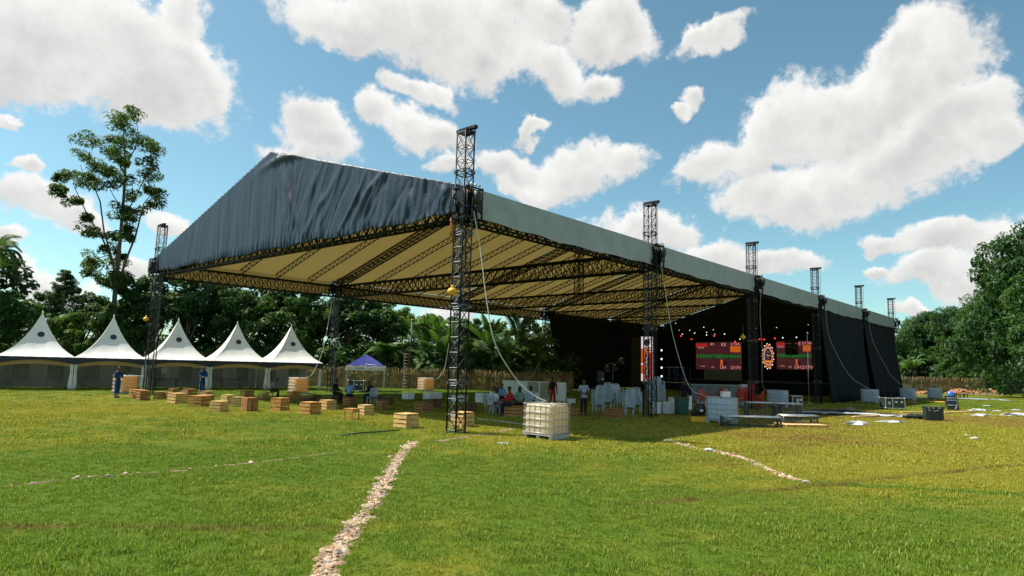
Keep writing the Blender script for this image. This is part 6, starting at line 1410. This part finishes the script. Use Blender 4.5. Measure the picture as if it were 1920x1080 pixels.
t = thing('black_box', 'square black equipment box with lid clips alone on the right grass', 'box', at(1757, 789)+Vector((0, .3, 0)), R(-14)); b = MB(); b.box((0, 0, .33), (.82, .55, .64)); b.obj('body', mat('box_dark_green', (.018, .028, .028), .5, 0, .3, 5), t); b = MB(); b.box((0, 0, .68), (.86, .59, .07)); b.obj('lid', BLACKP, t)
cm = MB(); cm.box((0, 0, 0), (.09, .02, .05)); cm = cm.mesh('clip', ALU)
for x, z in ((-.3, .66), (-.08, .66), (.2, .66), (-.25, .53), (-.02, .50), (.12, .53)): inst('clip', cm, t, (x, -.305 if z > .6 else -.285, z))
b = MB(); b.box((-.05, -.28, .25), (.4, .02, .3)); b.obj('front_panel', BLACKP, t)
def sheet(name, lab, cat, px, py, w, d, h, mt, seed, rz=0):
    r_ = np.random.default_rng(seed); k = r_.uniform(2, 9, 8); ph = r_.uniform(0, 6.28, 8); b = MB()
    def fn(u, v):
        x, y = (u-.5)*w, (v-.5)*d; q = 1+.25*math.sin(7*u+ph[0])*math.sin(5*v+ph[1]); e = max(0, min(1, 6*min(u, 1-u, v, 1-v)))
        z = abs(math.sin(k[0]*u*2+k[1]*v+ph[2]))*.5+abs(math.sin(k[2]*u*1.5-k[3]*v*1.7+ph[3]))*.35+abs(math.sin(k[4]*u*4+k[5]*v*3+ph[4]))*.2
        return Vector((x*q*(1+.35*math.sin(9*v+ph[6])+.2*math.sin(17*v+ph[7])), y*(1+.45*math.sin(7*u+ph[5])+.3*math.sin(15*u+ph[4]))*.85+.2*d*math.sin(5*u+ph[3]), .03+h*z*e))
    b.grid(fn, 26, 14); o = b.obj(name, mt); o.location = at(px, py); o.rotation_euler = (0, 0, rz); tag(o, lab, cat); thicken(o, .012); return o
sheet('crumpled_cloth', 'crumpled white cloth on the grass right of the plywood pallet', 'cloth', 1608, 797, .95, .6, .16, CLOTHW, 1, .2); sheet('crumpled_cloth', 'flat crumpled white strip of cloth below the dark tarp bundle', 'cloth', 1673, 793, .95, .5, .09, CLOTHW, 2)
sheet('crumpled_cloth', 'white cloth at the right edge of the clutter, largest there', 'cloth', 1905, 780, 1.6, .8, .18, CLOTHW, 3); sheet('crumpled_cloth', 'white cloth lying over a plank right of the black box', 'cloth', 1838, 781, .8, .5, .14, CLOTHW, 4)
sheet('crumpled_cloth', 'pale cloth at the end of the upper plank', 'cloth', 1836, 771, .9, .6, .14, CLOTHW, 5); sheet('grey_sheet', 'flat grey sheet lying by the far rubble', 'sheet', 1842, 749, 4.2, 3.2, .05, GREYSHEET, 6); sheet('grey_sheet', 'narrow grey sheet between the two far tanks', 'sheet', 1736, 747, 1.6, 1.5, .06, CLOTHW, 7)
sheet('plastic_film', 'wide pale plastic film spread behind the staging in the sun', 'plastic sheet', 1575, 777, 3.9, 1.1, .10, CLOTHW, 8, .05); sheet('plastic_film', 'thin pale plastic film left of the dark tarp bundle', 'plastic sheet', 1655, 781, 2.6, .7, .09, CLOTHW, 9, -.05)
for i, (x, y) in enumerate(((1870, 772), (1905, 770), (1850, 762))): blob('paper_litter', ('white scrap beyond the right planks, nearest the cloth', 'white scrap at the right frame edge', 'tiny white scrap beyond the planks')[i], 'litter', at(x, y), (.3, .2, .1), CLOTHW, 20+i)
def plank(lab, x0, y0, x1, y1, mt=PLY):
    a, c = at(x0, y0), at(x1, y1); d = c-a; b = MB(); b.box((d.length/2, 0, .05), (d.length, .20, .05)); o = b.obj('plank', mt); o.location = a; o.rotation_euler = (0, 0, math.atan2(d.y, d.x)); tag(o, lab, 'plank', 'planks lying in the right grass')
plank('pale plank running left from the dark tarp bundle', 1600, 783, 1700, 779); plank('pale plank behind the black box', 1690, 774, 1745, 774); plank('long plank right of the black box', 1768, 775, 1832, 772); plank('plank pointing to the right frame edge, lowest one', 1808, 778, 1905, 782); plank('thin plank behind the long flight case clutter', 1560, 770, 1660, 774, WOODS[0]); plank('long dull plank at the back of the clutter', 1500, 773, 1590, 768, STEEL2); plank('white plank just behind the staging', 1530, 776, 1640, 778, WHITEPAINT)
# coils of cable
def cable(lab, px, py, r, n, mt, seed, th=.02, flat=.6):
    r_ = random.Random(seed); pts = []
    for k in range(n*14): a = k/14*6.28; q = r*(1+.25*math.sin(a*.37+seed)+.1*math.sin(a*1.7)); pts.append((q*math.cos(a)*1.5, q*math.sin(a)*flat, .03+.04*abs(math.sin(a*.23))+r_.uniform(0, .02)))
    b = MB(); b.tube(pts, th, 5); o = b.obj('cable_coil', mt); o.location = at(px, py); tag(o, lab, 'cable', 'cables on the right grass')
cable('black tangle of cable on the pale film', 1625, 780, .55, 6, BLACKP, 1, .022); cable('dark cable tangle left of the brown sack', 1570, 772, .8, 7, BLACKP, 2, .022); cable('black and dark coil on the thin film', 1668, 779, .4, 5, BLACKP, 3); cable('yellow cable coil between the far tanks and the leaning panel', 1757, 755, .5, 6, YELLOW, 4, .03); cable('black cable heap over the yellow coil', 1768, 754, .6, 6, BLACKP, 5, .035, .4); cable('long dark cable lying behind the staging', 1545, 778, .9, 4, STEEL, 6, .025, .5)
# rubble heaps: broken bricks piled by the far fence
def rubble(lab, px, py, w, h, seed, n=150):
    r_ = random.Random(seed); base = at(px, py); t = thing('rubble_heap', lab, 'rubble', base, 0, 'rubble heaps by the far fence')
    b = MB(); b.grid(lambda u, v: Vector(((u-.5)*w, (v-.5)*2.4, -.02+h*.9*math.sin(math.pi*u)*math.sin(math.pi*v))), 14, 8); b.obj('earth', SOIL, t)
    mt = [mat('broken_brick', (.36, .15, .08), .9, 0, .3, 5), mat('split_wood', (.40, .22, .11), .9, 0, .3, 5)]; ms = []
    for m_ in mt: b = MB(); b.box((0, 0, 0), (.24, .12, .09)); ms.append(b.mesh('brick', m_))
    for k in range(n): u, v = r_.betavariate(2, 2), r_.betavariate(2, 2); inst('brick', r_.choice(ms), t, ((u-.5)*w, (v-.5)*2.2, h*.9*math.sin(math.pi*u)*math.sin(math.pi*v)+.03), (r_.uniform(-.6, .6), r_.uniform(-.6, .6), r_.uniform(0, 3)), [r_.uniform(.7, 2.2)]*3)
rubble('brown rubble heap left of the leaning panel by the far fence', 1800, 739, 3.6, .65, 1); rubble('larger reddish rubble heap right of the leaning panel', 1850, 740, 4.6, .75, 2); rubble('low brick rubble between the far drape and farthest tank', 1735, 740, 3.0, .35, 3, 70)
t = thing('wooden_rack', 'low dark rack on legs before the rubble heaps', 'rack', at(1803, 747), 0); b = MB(); b.box((0, .3, .42), (1.6, .6, .06)); b.obj('top', STEEL, t); lm = MB(); lm.box((0, 0, .2), (.06, .06, .4)); lm = lm.mesh('leg', STEEL)
for x in (-.7, -.25, .25, .7): inst('leg', lm, t, (x, .05, 0)); inst('leg', lm, t, (x, .55, 0))
# ladder against the wood
c = at(757, 731); t = thing('ladder', 'red and silver ladder standing upright against the trees behind the fence', 'ladder', c+Vector((0, .6, 0)), 0); t.rotation_euler = (R(-7), 0, R(4))
for x, m_ in ((-.2, ALU), (.2, mat('red_fibreglass', (.22, .04, .03), .5))): b = MB(); b.box((x, 0, 1.65), (.05, .07, 3.3)); b.obj('rail', m_, t)
rm_ = MB(); rm_.bar((-.2, 0, 0), (.2, 0, 0), .022, 6); rm_ = rm_.mesh('rung', ALU)
for k in range(11): inst('rung', rm_, t, (0, 0, .25+.29*k))
t = thing('antenna_pole', 'thin pole with a yellow tip rising above the ladder', 'pole', at(762, 731)+Vector((0, 1.2, 0)), 0); b = MB(); b.bar((0, 0, 0), (.05, 0, 6.2), .03, 6); b.obj('pole', STEEL2, t); b = MB(); b.ball((.05, 0, 6.2), .09, 8, 5); b.obj('tip', YELLOW, t)
b = MB(); b.box((0, 0, .02), (.9, .10, .04)); o = b.obj('plank', WHITEPAINT); o.location = at(943, 833); o.scale = (.35, 1, 1); tag(o, 'short pale board lying in the grass left of the nearest tank', 'plank')
b = MB(); P = [at(640, 819), at(680, 814), at(715, 812), at(750, 809)]; b.tube([p+Vector((0, 0, .05)) for p in P], .022, 6); tag(b.obj('ground_cable', BLACKP), 'thin dark cable lying across the grass below the small stool', 'cable')
p0 = at(894, 787); p1 = at(1000, 800); b = MB(); b.tube([p0+Vector((0, 0, .04)), p0.lerp(p1, .5)+Vector((0, .1, .04)), p1+Vector((0, 0, .04))], .016, 5); tag(b.obj('ground_cable', ROPE), 'pale cable lying in the shade behind the nearest tank', 'cable')
# white chair on the tent table, chair beside
chair('white plastic chair stood on the table in the third tent', tw(2*TW+1.5, 2.2, .74), tyaw+R(150), CHW, None, sc=.85)
b = MB()
